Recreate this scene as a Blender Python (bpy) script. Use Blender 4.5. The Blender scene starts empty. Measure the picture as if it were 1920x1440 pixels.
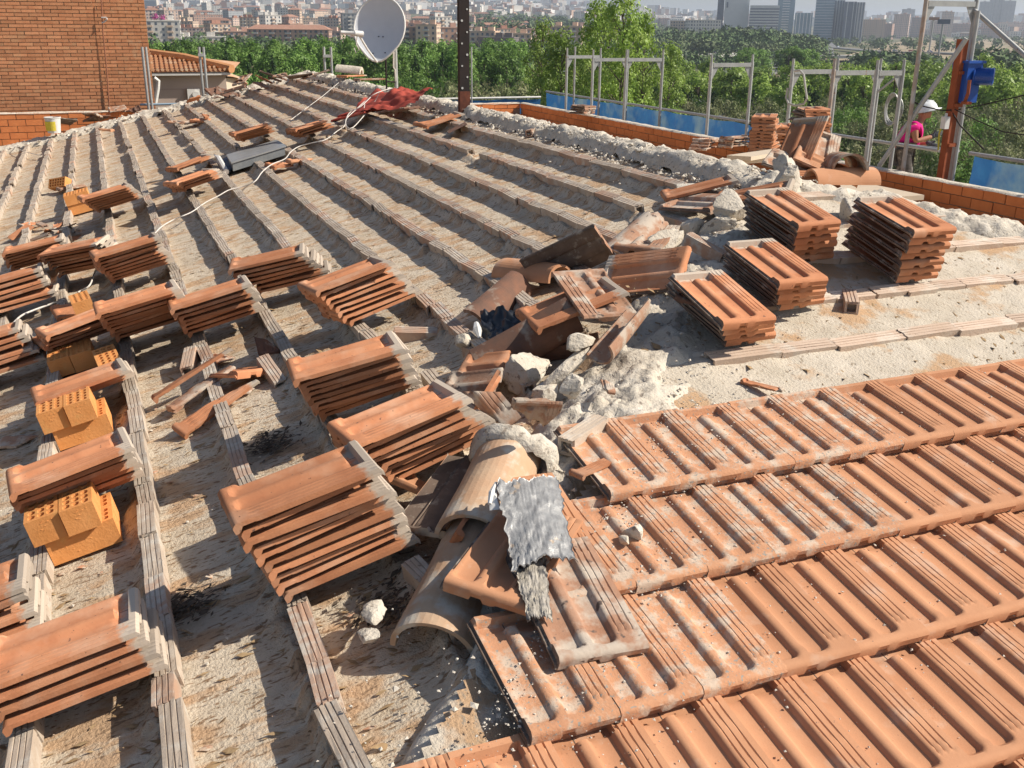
import bpy, bmesh, math, random
import numpy as np
from mathutils import Vector, Matrix, Quaternion, Euler

# ------------------------------------------------------------------ camera, sky, sun, exposure
S = bpy.context.scene
C = S.collection
F, PIT, ROLL, YAW = 1876.4, math.radians(19.72), math.radians(.52), math.radians(22.087)
cam_d = bpy.data.cameras.new('camera')
cam_d.sensor_width = 36.0
cam_d.lens = F / 1920 * 36.0
cam_d.clip_start = .05
cam_d.clip_end = 20000
cam = bpy.data.objects.new('camera', cam_d)
C.objects.link(cam)
cam.location = (0, 0, 0)
cam.rotation_mode = 'QUATERNION'
cam.rotation_quaternion = (Quaternion((0, 0, 1), -YAW) @ Quaternion((1, 0, 0), math.pi / 2 - PIT) @ Quaternion((0, 0, 1), ROLL))
S.camera = cam

SUN_EL, SUN_AZ = math.radians(41), math.radians(112)      # azimuth clockwise from +Y
world = bpy.data.worlds.new('World')
S.world = world
world.use_nodes = True
wn = world.node_tree
wn.nodes.clear()
sky = wn.nodes.new('ShaderNodeTexSky')
sky.sky_type = 'NISHITA'
sky.sun_disc = False
sky.sun_elevation = SUN_EL
sky.sun_rotation = SUN_AZ
sky.altitude = 600
sky.air_density = 1.0
sky.dust_density = 2.0
sky.ozone_density = 1.0
bg = wn.nodes.new('ShaderNodeBackground')
bg.inputs['Strength'].default_value = .086
wo = wn.nodes.new('ShaderNodeOutputWorld')
wn.links.new(sky.outputs[0], bg.inputs['Color'])
wn.links.new(bg.outputs[0], wo.inputs['Surface'])

sun_d = bpy.data.lights.new('sun', 'SUN')
sun_d.energy = 5.0
sun_d.angle = math.radians(.55)
sun_d.color = (1.0, .93, .82)
sun = bpy.data.objects.new('sun', sun_d)
C.objects.link(sun)
SDIR = Vector((math.sin(SUN_AZ) * math.cos(SUN_EL), math.cos(SUN_AZ) * math.cos(SUN_EL), math.sin(SUN_EL)))
sun.rotation_mode = 'QUATERNION'
sun.rotation_quaternion = SDIR.to_track_quat('Z', 'Y')
sun.location = (6, -6, 12)

S.view_settings.view_transform = 'Standard'
S.view_settings.look = 'None'
S.view_settings.exposure = 0.38
S.view_settings.gamma = 1
S.view_settings.use_curve_mapping = False
S.render.engine = 'CYCLES'
S.cycles.max_bounces = 6
S.cycles.diffuse_bounces = 3
S.cycles.glossy_bounces = 2
S.cycles.transmission_bounces = 4
S.cycles.transparent_max_bounces = 12
S.cycles.volume_bounces = 0
S.cycles.use_denoising = True

# ------------------------------------------------------------------ geometry of the place
TA = .2290                                    # slope of every roof plane
SA = math.atan(TA)
ZA, ZB = -1.657, -1.946                       # planes through the tops of the battens: z = ZA + TA x, z = ZB + TA y
RX, AY = 3.68, 4.94                           # ridge line x, and the y of the apex where the hips meet
GZ = -15.0                                    # ground level round the building


def ray(u, v):
    x = (u - 960) / F
    y = -(v - 720) / F
    c, s = math.cos(ROLL), math.sin(ROLL)
    x, y = c * x - s * y, s * x + c * y
    fw = math.cos(PIT) + y * math.sin(PIT)
    up = -math.sin(PIT) + y * math.cos(PIT)
    return Vector((x * math.cos(YAW) + fw * math.sin(YAW), -x * math.sin(YAW) + fw * math.cos(YAW), up))


def onA(u, v, h=0.0):
    d = ray(u, v)
    return d * ((ZA + h) / (d.z - TA * d.x))


def onB(u, v, h=0.0):
    d = ray(u, v)
    return d * ((ZB + h) / (d.z - TA * d.y))


def onX(u, v, x):
    d = ray(u, v)
    return d * (x / d.x)


def onY(u, v, y):
    d = ray(u, v)
    return d * (y / d.y)


def onZ(u, v, z):
    d = ray(u, v)
    return d * (z / d.z)


def atR(u, r, z=0.0):
    d = ray(u, 47)
    k = r / math.hypot(d.x, d.y)
    return Vector((d.x * k, d.y * k, z))


def zA(x):
    return ZA + TA * x


def zB(y):
    return ZB + TA * y


# ------------------------------------------------------------------ noise (vectorised value noise)
def _h(ix, iy, iz):
    n = (ix.astype(np.int64) * 374761393 + iy.astype(np.int64) * 668265263 + iz.astype(np.int64) * 2147483647) & 0x7fffffff
    n = ((n ^ (n >> 13)) * 1274126177) & 0x7fffffff
    return ((n ^ (n >> 16)) & 0xffff) / 65535.0


def vnoise(x, y, z=None):
    x = np.asarray(x, float)
    y = np.asarray(y, float)
    z = np.zeros_like(x) if z is None else np.asarray(z, float)
    ix, iy, iz = np.floor(x), np.floor(y), np.floor(z)
    fx, fy, fz = x - ix, y - iy, z - iz
    fx, fy, fz = (f * f * (3 - 2 * f) for f in (fx, fy, fz))
    r = 0
    for dx in (0, 1):
        for dy in (0, 1):
            for dz in (0, 1):
                r = r + _h(ix + dx, iy + dy, iz + dz) * (fx if dx else 1 - fx) * (fy if dy else 1 - fy) * (fz if dz else 1 - fz)
    return r * 2 - 1


def fbm(x, y, z=None, o=4):
    r, a, f = 0, .5, 1.0
    for k in range(o):
        r = r + a * vnoise(x * f + 17.3 * k, y * f + 5.1 * k, None if z is None else z * f)
        a *= .5
        f *= 2.03
    return r


# ------------------------------------------------------------------ materials
MATS = {}


def mat(name, c1, c2=None, scale=8.0, rough=.9, bump=0.0, bscale=60.0, vary=0.0, stretch=(1, 1, 1), third=None, tmask=(.55, .7), tscale=3.0,
        spec=.2, metallic=0.0, world_co=False, fourth=None, fmask=(.6, .7), fscale=20.0, fstretch=(1, 1, 1), head=None, trans=None):
    m = bpy.data.materials.new(name)
    m.use_nodes = True
    nt = m.node_tree
    N, L = nt.nodes, nt.links
    b = N['Principled BSDF']
    b.inputs['Roughness'].default_value = rough
    b.inputs['Specular IOR Level'].default_value = spec
    b.inputs['Metallic'].default_value = metallic
    tc = N.new('ShaderNodeTexCoord')
    oi = N.new('ShaderNodeObjectInfo')
    if world_co:
        geo = N.new('ShaderNodeNewGeometry')
        src = geo.outputs['Position']
    else:
        add = N.new('ShaderNodeVectorMath')
        add.operation = 'MULTIPLY_ADD'
        L.new(oi.outputs['Random'], add.inputs[0])
        add.inputs[1].default_value = (37.0, 11.0, 23.0)
        L.new(tc.outputs['Object'], add.inputs[2])
        src = add.outputs[0]

    def noise(sc, st=(1, 1, 1), det=4):
        mp = N.new('ShaderNodeMapping')
        mp.inputs['Scale'].default_value = st
        L.new(src, mp.inputs['Vector'])
        t = N.new('ShaderNodeTexNoise')
        t.inputs['Scale'].default_value = sc
        t.inputs['Detail'].default_value = det
        t.inputs['Roughness'].default_value = .6
        L.new(mp.outputs[0], t.inputs['Vector'])
        return t.outputs['Fac']

    def rng(x, a, c):
        r = N.new('ShaderNodeMapRange')
        r.inputs['From Min'].default_value = a
        r.inputs['From Max'].default_value = c
        L.new(x, r.inputs['Value'])
        return r.outputs[0]

    def mix(f, a, c):
        x = N.new('ShaderNodeMix')
        x.data_type = 'RGBA'
        for sock, val in ((x.inputs[0], f), (x.inputs[6], a), (x.inputs[7], c)):
            if hasattr(val, 'is_linked'):
                L.new(val, sock)
            else:
                sock.default_value = val if isinstance(val, float) else (*val, 1)
        return x.outputs[2]
    col = mix(rng(noise(scale, stretch), .32, .68), c1, c2 or c1)
    if third:
        col = mix(rng(noise(tscale, stretch), *tmask), col, third)
    if fourth:
        col = mix(rng(noise(fscale, fstretch, 2), *fmask), col, fourth)
    if head:                                         # a stain kept to one end of the thing
        sx = N.new('ShaderNodeSeparateXYZ')
        L.new(tc.outputs['Object'], sx.inputs[0])
        ns = noise(26.0)
        ad = N.new('ShaderNodeMath')
        ad.operation = 'MULTIPLY_ADD'
        L.new(ns, ad.inputs[0])
        ad.inputs[1].default_value = head[3]
        L.new(sx.outputs['XYZ'.index(head[1])], ad.inputs[2])
        col = mix(rng(ad.outputs[0], head[2], head[2] + .02), col, head[0])
    if vary:
        hs = N.new('ShaderNodeHueSaturation')
        r = N.new('ShaderNodeMapRange')
        r.inputs['To Min'].default_value = 1 - vary
        r.inputs['To Max'].default_value = 1 + vary
        L.new(oi.outputs['Random'], r.inputs['Value'])
        L.new(r.outputs[0], hs.inputs['Value'])
        L.new(col, hs.inputs['Color'])
        col = hs.outputs[0]
    L.new(col, b.inputs['Base Color'])
    if bump:
        bp = N.new('ShaderNodeBump')
        bp.inputs['Strength'].default_value = 1
        bp.inputs['Distance'].default_value = bump
        L.new(noise(bscale, det=5), bp.inputs['Height'])
        L.new(bp.outputs[0], b.inputs['Normal'])
    if trans:
        tr = N.new('ShaderNodeBsdfTranslucent')
        L.new(col, tr.inputs['Color'])
        ms = N.new('ShaderNodeMixShader')
        ms.inputs[0].default_value = trans
        L.new(b.outputs[0], ms.inputs[1])
        L.new(tr.outputs[0], ms.inputs[2])
        L.new(ms.outputs[0], N['Material Output'].inputs['Surface'])
    MATS[name] = m
    return m


TERRA = mat('terracotta', (.54, .24, .12), (.43, .175, .085), 9, .85, .0008, 160, vary=.20, third=(.56, .31, .19), tmask=(.52, .7), tscale=5,
            fourth=(.17, .09, .06), fmask=(.69, .74), fscale=55, head=((.46, .38, .30), 'Y', .415, .09))
TERRA_LAID = mat('terracotta_laid', (.54, .275, .15), (.47, .225, .118), 6, .85, .0005, 160, vary=.07, third=(.55, .36, .25), tmask=(.56, .72), tscale=7,
                 fourth=(.20, .12, .09), fmask=(.73, .76), fscale=60)
TERRA_DUSTY = mat('terracotta_dusty', (.54, .28, .155), (.48, .24, .135), 8, .92, .002, 120, vary=.06, third=(.53, .41, .31), tmask=(.48, .62), tscale=18,
                  fourth=(.30, .27, .23), fmask=(.62, .66), fscale=90)
TERRA_OLD = mat('terracotta_weathered', (.40, .24, .16), (.34, .17, .10), 10, .92, .0015, 90, vary=.15, third=(.48, .40, .32), tmask=(.46, .6), tscale=9,
                fourth=(.12, .09, .075), fmask=(.62, .7), fscale=30)
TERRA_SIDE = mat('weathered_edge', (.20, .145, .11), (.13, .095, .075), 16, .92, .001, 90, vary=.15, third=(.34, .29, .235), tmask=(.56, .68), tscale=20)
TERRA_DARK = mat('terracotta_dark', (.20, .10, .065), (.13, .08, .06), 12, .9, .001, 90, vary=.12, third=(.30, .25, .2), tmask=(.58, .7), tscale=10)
RED = mat('red_paint', (.43, .08, .05), (.33, .06, .042), 10, .75, .001, 60, third=(.38, .12, .09), tmask=(.6, .75))
ORANGE = mat('orange_brick', (.74, .33, .115), (.66, .275, .085), 12, .9, .002, 90, vary=.05, third=(.66, .34, .12), tmask=(.58, .7), tscale=14)
ORANGE_WALL = mat('orange_parapet_brick', (.60, .21, .075), (.52, .17, .06), 9, .92, .002, 90, vary=.10)
MORTAR = mat('mortar', (.60, .535, .44), (.49, .43, .345), 10, .97, .009, 55, third=(.62, .56, .47), tmask=(.5, .65), tscale=9, fourth=(.30, .25, .20), fmask=(.60, .68), fscale=38)
JOINT = mat('joint_mortar', (.46, .40, .33), (.38, .32, .26), 30, .97, .001, 200)
BATTEN = mat('batten_clay', (.47, .385, .30), (.40, .32, .25), 9, .95, .0015, 120, vary=.13, third=(.52, .47, .40), tmask=(.5, .7), tscale=16,
             fourth=(.20, .15, .12), fmask=(.66, .72), fscale=60)
BATTEN_PALE = mat('batten_clay_pale', (.58, .45, .35), (.50, .37, .275), 6, .95, .002, 120, vary=.10, third=(.60, .52, .43), tmask=(.5, .65), tscale=8, fourth=(.30, .22, .16), fmask=(.68, .74), fscale=50)
BATTEN_RED = mat('batten_clay_red', (.45, .27, .18), (.42, .33, .26), 7, .95, .0015, 120, vary=.13, third=(.50, .44, .37), tmask=(.5, .62), tscale=12)
SLAB = mat('screed', (.63, .54, .42), (.50, .41, .30), 7, .97, .008, 85, world_co=True,
           third=(.50, .335, .205), tmask=(.49, .60), tscale=6.5, stretch=(.6, 1.45, 1), fourth=(.27, .175, .105), fmask=(.56, .65), fscale=46, fstretch=(.45, 1.6, 1))
SLAB_B = mat('screed_pale', (.58, .51, .415), (.48, .415, .325), 6, .97, .007, 85, world_co=True,
             third=(.47, .31, .185), tmask=(.53, .62), tscale=4.2, fourth=(.34, .275, .205), fmask=(.60, .68), fscale=60, fstretch=(1, .6, 1))
GALV = mat('galvanised_steel', (.44, .44, .42), (.34, .34, .33), 12, .5, .0003, 60, metallic=.35, spec=.5, vary=.1, fourth=(.30, .17, .10), fmask=(.68, .75), fscale=14)
GALV_RUST = mat('rusty_tube', (.44, .42, .39), (.38, .27, .20), 10, .6, .0003, 60, metallic=.2, third=(.5, .48, .45), tmask=(.55, .65))
DARKSTEEL = mat('dark_steel', (.022, .018, .018), (.032, .022, .02), 8, .6, .0006, 60)
WHITE = mat('white_plastic', (.72, .70, .66), (.60, .58, .54), 20, .5)
CABLE = mat('white_cable', (.70, .66, .60), (.55, .5, .44), 30, .6)
GREYMET = mat('grey_metal', (.26, .27, .27), (.20, .21, .215), 10, .5, metallic=.3, third=(.38, .38, .37), tmask=(.6, .7))
BLACK = mat('black_plastic', (.012, .014, .018), (.02, .022, .028), 8, .35, spec=.5)
WOOD = mat('pale_wood', (.55, .46, .35), (.47, .38, .28), 8, .85, .001, 60, stretch=(1, 6, 1))


# ------------------------------------------------------------------ mesh building
class MB:
    def __init__(s):
        s.v, s.f = [], []

    def add(s, vs, fs):
        n = len(s.v)
        s.v += [tuple(p) for p in vs]
        s.f += [tuple(i + n for i in f) for f in fs]
        return s

    def box(s, c, size, M=None):
        x, y, z = (k / 2 for k in size)
        vs = [Vector((i * x, j * y, k * z)) for i in (-1, 1) for j in (-1, 1) for k in (-1, 1)]
        if M is not None:
            vs = [M @ p for p in vs]
        c = Vector(c)
        return s.add([p + c for p in vs], [(0, 1, 3, 2), (4, 6, 7, 5), (0, 4, 5, 1), (2, 3, 7, 6), (0, 2, 6, 4), (1, 5, 7, 3)])

    def hexa(s, b, t):
        return s.add(list(b) + list(t), [(3, 2, 1, 0), (4, 5, 6, 7), (0, 1, 5, 4), (1, 2, 6, 5), (2, 3, 7, 6), (3, 0, 4, 7)])

    def tube(s, pts, r, n=8, caps=True):
        pts = [Vector(p) for p in pts]
        rs = r if isinstance(r, (list, tuple)) else [r] * len(pts)
        rings, prev = [], None
        for i, p in enumerate(pts):
            t = (pts[min(i + 1, len(pts) - 1)] - pts[max(i - 1, 0)]).normalized()
            a = Vector((0, 0, 1)) if prev is None else prev
            if abs(t.dot(a)) > .98:
                a = Vector((1, 0, 0))
            a = (a - t * a.dot(t)).normalized()
            prev = a
            bb = t.cross(a)
            rings.append([p + (a * math.cos(2 * math.pi * k / n) + bb * math.sin(2 * math.pi * k / n)) * rs[i] for k in range(n)])
        vs = [q for rg in rings for q in rg]
        fs = [(i * n + k, i * n + (k + 1) % n, (i + 1) * n + (k + 1) % n, (i + 1) * n + k) for i in range(len(pts) - 1) for k in range(n)]
        if caps:
            fs += [tuple(range(n))[::-1], tuple((len(pts) - 1) * n + k for k in range(n))]
        return s.add(vs, fs)

    def grid(s, P, flip=False):
        """P: array (n, m, 3)"""
        n, m = P.shape[:2]
        k = np.arange(n * m).reshape(n, m)
        q = np.stack([k[:-1, :-1], k[1:, :-1], k[1:, 1:], k[:-1, 1:]], -1).reshape(-1, 4)
        if flip:
            q = q[:, ::-1]
        return s.add(P.reshape(-1, 3).tolist(), q.tolist())

    def mesh(s, name, m, smooth=False, org=None):
        me = bpy.data.meshes.new(name)
        vs = s.v if org is None else [(p[0] - org[0], p[1] - org[1], p[2] - org[2]) for p in s.v]
        me.from_pydata(vs, [], s.f)
        me.materials.append(m)
        if smooth:
            me.polygons.foreach_set('use_smooth', [True] * len(me.polygons))
            if smooth != 'full':
                me.set_sharp_from_angle(angle=math.radians(38))
        me.update()
        return me


def tag(o, label=None, cat=None, group=None, kind=None):
    if label: o['label'] = label
    if cat: o['category'] = cat
    if group: o['group'] = group
    if kind: o['kind'] = kind
    return o


def link(name, me, parent=None, M=None):
    o = bpy.data.objects.new(name, me)
    C.objects.link(o)
    if parent is not None:
        o.parent = parent
    if M is not None:
        o.matrix_basis = M
    return o


def thing(name, loc, label, cat, group=None, M=None):
    o = link(name, None, None, M)
    o.empty_display_size = .1
    if M is None:
        o.location = loc
    return tag(o, label, cat, group)


def part(name, mb, m, parent, smooth=False, kind=None):
    """mb is in world coordinates; the parent is an unrotated Empty or a part of one"""
    root = parent
    while root.parent is not None:
        root = root.parent
    o = link(name, mb.mesh(name, m, smooth, root.location if root.type == 'EMPTY' or root.location.length else None), parent)
    if kind: o['kind'] = kind
    return o


def solo(name, mb, m, label, cat, group=None, smooth=False, kind=None):
    """one mesh, its origin at the middle of its base"""
    a = np.array(mb.v)
    org = Vector(((a[:, 0].min() + a[:, 0].max()) / 2, (a[:, 1].min() + a[:, 1].max()) / 2, a[:, 2].min()))
    o = link(name, mb.mesh(name, m, smooth, org))
    o.location = org
    return tag(o, label, cat, group, kind)


def struct(name, mb, m, parent=None, smooth=False):
    o = link(name, mb.mesh(name, m, smooth), parent)
    if parent is None:
        o['kind'] = 'structure'
    return o


rnd = random.Random(7)
EXA = Vector((math.cos(SA), 0, math.sin(SA)))
NA = Vector((-math.sin(SA), 0, math.cos(SA)))
EYB = Vector((0, math.cos(SA), math.sin(SA)))
NB = Vector((0, -math.sin(SA), math.cos(SA)))


def frame(o, x, y, z):
    return Matrix(((x.x, y.x, z.x, o.x), (x.y, y.y, z.y, o.y), (x.z, y.z, z.z, o.z), (0, 0, 0, 1)))
# ------------------------------------------------------------------ roof planes
SX = .375 * math.cos(SA)
BX = [-1.10 + i * SX for i in range(-5, 13)]            # x of the battens on the left slope
BY = [2.065 + j * .3659 for j in range(-6, 8)]          # y of the battens on the near slope
YEND = 19.2


def hipx(y):
    return y - (AY - RX)


def slopeA():
    xs = np.arange(-4.2, 3.76, .022)
    ys = [0.35]
    while ys[-1] < YEND:
        ys.append(ys[-1] + max(.022, (ys[-1] - .5) * .0115))
    ys = np.array(ys)
    X, Y = np.meshgrid(xs, ys, indexing='ij')
    Z = ZA + TA * X - .078
    Z = Z + .006 * fbm(X * 3, Y * 3) + .004 * fbm(X * 20, Y * 26, o=4)
    for bx in BX:                                        # rough mortar bedding along each batten
        d = X - bx
        w = .032 + .022 * vnoise(Y * 8 + bx * 9, X * 0 + bx * 3) + .026 * vnoise(Y * 33, X * 0 + bx)
        t = np.clip(1 - (np.abs(d) - .028) / np.maximum(w, .012), 0, 1)
        hgt = .036 + .018 * vnoise(Y * 13 + bx, X * 11) + .020 * vnoise(Y * 43, X * 37) + .012 * vnoise(Y * 90 + 3, X * 80)
        Z = Z + np.where(d < 0, t ** .5, t ** 1.2 * .22) * np.clip(hgt, 0, .062)
    m = MB()
    keep = X <= hipx(Y) + .05
    P = np.stack([X, Y, Z], -1)
    n, k = X.shape
    idx = -np.ones((n, k), int)
    use = keep | (Y > AY)
    cells = use[:-1, :-1] & use[1:, 1:] & use[1:, :-1] & use[:-1, 1:]
    q = np.arange(n * k).reshape(n, k)
    quads = np.stack([q[:-1, :-1], q[1:, :-1], q[1:, 1:], q[:-1, 1:]], -1)[cells]
    used = np.unique(quads)
    remap = -np.ones(n * k, int)
    remap[used] = np.arange(len(used))
    m.v = P.reshape(-1, 3)[used].tolist()
    m.f = remap[quads].tolist()
    return m


def slopeB():
    xs = np.arange(-.6, 8.05, .026)
    ys = np.arange(.3, AY + .1, .026)
    X, Y = np.meshgrid(xs, ys, indexing='ij')
    Z = ZB + TA * Y - .022
    Z = Z + .010 * fbm(X * 2.3, Y * 2.3) + .006 * fbm(X * 16, Y * 20, o=3)
    for by in BY:
        d = Y - by
        t = np.clip(1 - np.abs(d) / (.07 + .03 * vnoise(X * 6, Y * 0 + by * 5)), 0, 1)
        Z = Z + t * (.006 + .014 * vnoise(X * 13, Y * 9))
    use = (X >= hipx(Y) - .05) & (X <= RX + (AY - Y) + .05)
    q = np.arange(X.size).reshape(X.shape)
    cells = use[:-1, :-1] & use[1:, 1:] & use[1:, :-1] & use[:-1, 1:]
    quads = np.stack([q[:-1, :-1], q[1:, :-1], q[1:, 1:], q[:-1, 1:]], -1)[cells]
    used = np.unique(quads)
    remap = -np.ones(X.size, int)
    remap[used] = np.arange(len(used))
    m = MB()
    m.v = np.stack([X, Y, Z], -1).reshape(-1, 3)[used].tolist()
    m.f = remap[quads].tolist()
    return m


roofA = struct('roof_slope_left', slopeA(), SLAB, smooth='full')
roofB = struct('roof_slope_near', slopeB(), SLAB_B, smooth='full')
m = MB()
zr = zA(RX) - .06
m.add([(RX, AY, zr), (8.0, AY - (8 - RX), zr - TA * (8 - RX)), (8.0, YEND + .1, zr - TA * (8 - RX)), (RX, YEND + .1, zr)], [(0, 1, 2, 3)])
roofC = struct('roof_slope_far', m, SLAB)


# battens: hollow clay strips laid end to end, grooved on top
def batten_mesh(L, W, H, mt, seed, hollow=True):
    r = random.Random(seed)
    prof = []
    g = 4
    for i in range(g):
        a = -W / 2 + W * i / g
        prof += [(a + .0012, 0), (a + W / g - .0035, 0), (a + W / g - .0028, -.0028), (a + W / g - .0005, -.0028)]
    prof = prof[:-2] + [(W / 2, 0), (W / 2, -H), (-W / 2, -H)]
    n = len(prof)
    mb = MB()
    ys = [-L / 2, -L / 6, L / 6, L / 2]
    for k, y in enumerate(ys):
        for (x, z) in prof:
            chip = (r.uniform(-.006, .006) if k in (0, 3) else r.uniform(-.0012, .0012))
            mb.v.append((x + r.uniform(-.0008, .0008), y + chip, z + r.uniform(-.0015, .0006)))
    for k in range(3):
        for i in range(n):
            mb.f.append((k * n + i, k * n + (i + 1) % n, (k + 1) * n + (i + 1) % n, (k + 1) * n + i))
    for k, sgn in ((0, 1), (3, -1)):                    # open ends: rim and a recessed hollow
        ins = [(-W * .32, -H * .22), (W * .32, -H * .22), (W * .32, -H * .8), (-W * .32, -H * .8)]
        b = len(mb.v)
        y = ys[k]
        for (x, z) in ins: mb.v.append((x, y, z))
        for (x, z) in ins: mb.v.append((x, y + sgn * .04, z))
        o = k * n
        topi = list(range(n - 2))
        fr = [tuple([o + i for i in topi] + [b + 1, b]), (o + n - 3, o + n - 2, b + 2, b + 1), (o + n - 2, o + n - 1, b + 3, b + 2), (o + n - 1, o, b, b + 3)]
        fr += [(b + i, b + (i + 1) % 4, b + 4 + (i + 1) % 4, b + 4 + i) for i in range(4)] + [(b + 4, b + 5, b + 6, b + 7)]
        mb.f += fr
    return mb


def bmeshes(W, H, mt, tagn):
    out = []
    for L in (.12, .17, .21, .25, .29):
        for s in range(3):
            mb = batten_mesh(L, W, H, mt, s * 10 + int(L * 100))
            out.append((L, mb, mb.mesh(tagn, mt)))
    return out


MA1 = bmeshes(.062, .062, BATTEN, 'batten_brick')
MA2 = bmeshes(.062, .062, BATTEN_RED, 'batten_brick')
MB1 = bmeshes(.075, .034, BATTEN_PALE, 'batten_brick')
pcs = []
gaps = [(6, 3.0, 3.6), (7, 2.9, 3.4), (8, 3.2, 3.6), (5, 2.4, 2.75), (4, 5.55, 5.75), (9, 3.6, 4.0), (3, 2.0, 2.08)]
for i, bx in enumerate(BX):
    y = .4 + rnd.uniform(0, .1)
    ii = i - 5
    while y < YEND - .1:
        pool = MA1 if (rnd.random() < (.85 if ii < 8 else .45)) else MA2
        L, mb, me = rnd.choice(pool)
        yc = y + L / 2
        if hipx(yc) - .1 < bx and yc < AY:
            y += L
            continue
        if any(g[0] == ii and g[1] < yc < g[2] for g in gaps) or rnd.random() < .015:
            y += L
            continue
        o = Vector((bx + rnd.gauss(0, .005), yc, zA(bx) + rnd.uniform(-.006, .003)))
        M = frame(o, EXA, Vector((0, 1, 0)), NA) @ Matrix.Rotation(rnd.gauss(0, .028), 4, 'Z') @ Matrix.Rotation(rnd.gauss(0, .022), 4, 'Y') @ Matrix.Rotation(rnd.gauss(0, .008), 4, 'X')
        pcs.append(((o.length), me, mb, M, 'A', pool is MA2))
        y += L + abs(rnd.gauss(.003, .004))
for j, by in enumerate(BY):
    if by < .5 or by > AY - .15: continue
    x = max(hipx(by) + .22, -.5)
    if by < 2.9: continue
    while x < min(RX + (AY - by) - .2, 7.9):
        L, mb, me = rnd.choice(MB1[3:])
        sx = rnd.uniform(1.0, 1.25)
        xc = x + L * sx / 2
        o = Vector((xc, by + rnd.uniform(-.008, .008), zB(by) + rnd.uniform(-.004, .004) + .004))
        M = frame(o, Vector((0, -1, 0)) * math.cos(SA) + Vector((0, 0, -math.sin(SA))), Vector((1, 0, 0)), NB) @ Matrix.Rotation(rnd.gauss(0, .03), 4, 'Z') @ Matrix.Rotation(rnd.gauss(0, .02), 4, 'Y') @ Matrix.Diagonal((1, sx, 1, 1))
        pcs.append((o.length, me, mb, M, 'B', True))
        x += L * sx + abs(rnd.gauss(.004, .006))
pcs.sort(key=lambda t: t[0])
cnt = {'A': 0, 'B': 0}
restA = {False: MB(), True: MB()}
restB = MB()
for d, me, mb, M, s, red in pcs:
    p = (M.translation)
    fx = p.x * math.sin(YAW) + p.y * math.cos(YAW)
    lat = p.x * math.cos(YAW) - p.y * math.sin(YAW)
    seen = fx > .3 and abs(lat) < fx * .56 + .15 and p.y > 1.9
    if cnt[s] < 295 and seen:
        cnt[s] += 1
        link('batten_brick', me, roofA if s == 'A' else roofB, M)
    else:
        tgt = restA[red] if s == 'A' else restB
        tgt.add([M @ Vector(q) for q in mb.v], mb.f)
for nm, mb_, mt, pr in (('batten_bricks', restA[False], BATTEN, roofA), ('batten_bricks', restA[True], BATTEN_RED, roofA), ('batten_bricks', restB, BATTEN_PALE, roofB)):
    if mb_.v:
        struct(nm, mb_, mt, pr)['kind'] = 'stuff'


# ------------------------------------------------------------------ the interlocking tile
TW, TL = .250, .425
UP = [(0, .003), (.007, .003), (.010, .010), (.018, .010), (.022, .0075), (.030, .005), (.050, .004), (.068, .0045), (.077, .006), (.083, .015), (.089, .0190), (.095, .0200), (.105, .0200), (.110, .0185), (.117, .009),
      (.124, .005), (.145, .004), (.163, .005), (.171, .007), (.177, .018), (.182, .0215), (.1885, .0215), (.191, .0172), (.194, .0215), (.207, .0215), (.2095, .0172), (.2125, .0215), (.227, .0215),
      (.2295, .0172), (.2325, .0215), (.2492, .0213), (.250, .006)]
VP = [0, .004, .011, .019, .027, .034, .041, .048, .055, .063, .074, .10, .16, .22, .28, .34, .358, .367, .392, .400, .418, .425]


def tile_geo():
    mb = MB()
    nu, nv = len(UP), len(VP)
    top = np.zeros((nu, nv, 3))
    bot = np.zeros((nu, nv, 3))
    for i, (u, z) in enumerate(UP):
        pan1 = .018 < u < .090
        pan2 = .112 < u < .180
        groove = abs(z - .0172) < 1e-6
        for j, v in enumerate(VP):
            zz = z
            c = .055 if pan1 else .145
            rr = max(0, 1 - ((u - c) / .040) ** 2) ** .5 if (pan1 or pan2) else 0
            start = .050 - .026 * rr
            if v < start + .016 and u > .009:
                t = min(1, max(0, (start + .016 - v) / .016))
                t = t * t * (3 - 2 * t)
                zz = z + (.0215 - z) * t
            if groove and .07 < v < .36 and (j % 2 == 0): zz = .0208
            if v < .012: zz -= .012 * (1 - v / .012) ** 2
            if v > .366 and v < .399 and .02 < u < .18: zz = min(zz, -.001)
            if v >= .399 and .01 < u < .24: zz = max(zz, .020)
            if v > .422: zz -= .008
            top[i, j] = (u, v, zz)
            zb = min(z, .012) - .0125 if not (pan1 or pan2) else z - .0125
            zb = zb * .6 - .004
            if v < .022:
                lip = -.017 + (.013 if .088 < u < .118 else 0) + (.008 if u > .15 else 0)
                zb = lip + (0 if v < .012 else .006)
            if u > .185 and v >= .022: zb = .0085
            if u < .004: zb = -.004
            bot[i, j] = (u, v + (.003 if v == 0 else 0), zb)
    mb.grid(top)
    mb.grid(bot, flip=True)
    n = nu * nv
    id_ = lambda i, j: i * nv + j
    for j in range(nv - 1):
        mb.f.append((id_(0, j), id_(0, j + 1), n + id_(0, j + 1), n + id_(0, j)))
        mb.f.append((id_(nu - 1, j + 1), id_(nu - 1, j), n + id_(nu - 1, j), n + id_(nu - 1, j + 1)))
    for i in range(nu - 1):
        mb.f.append((id_(i + 1, 0), id_(i, 0), n + id_(i, 0), n + id_(i + 1, 0)))
        mb.f.append((id_(i, nv - 1), id_(i + 1, nv - 1), n + id_(i + 1, nv - 1), n + id_(i, nv - 1)))
    mb.v = [(p[0] - TW / 2, p[1], p[2]) for p in mb.v]
    return mb


TG = tile_geo()


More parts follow.
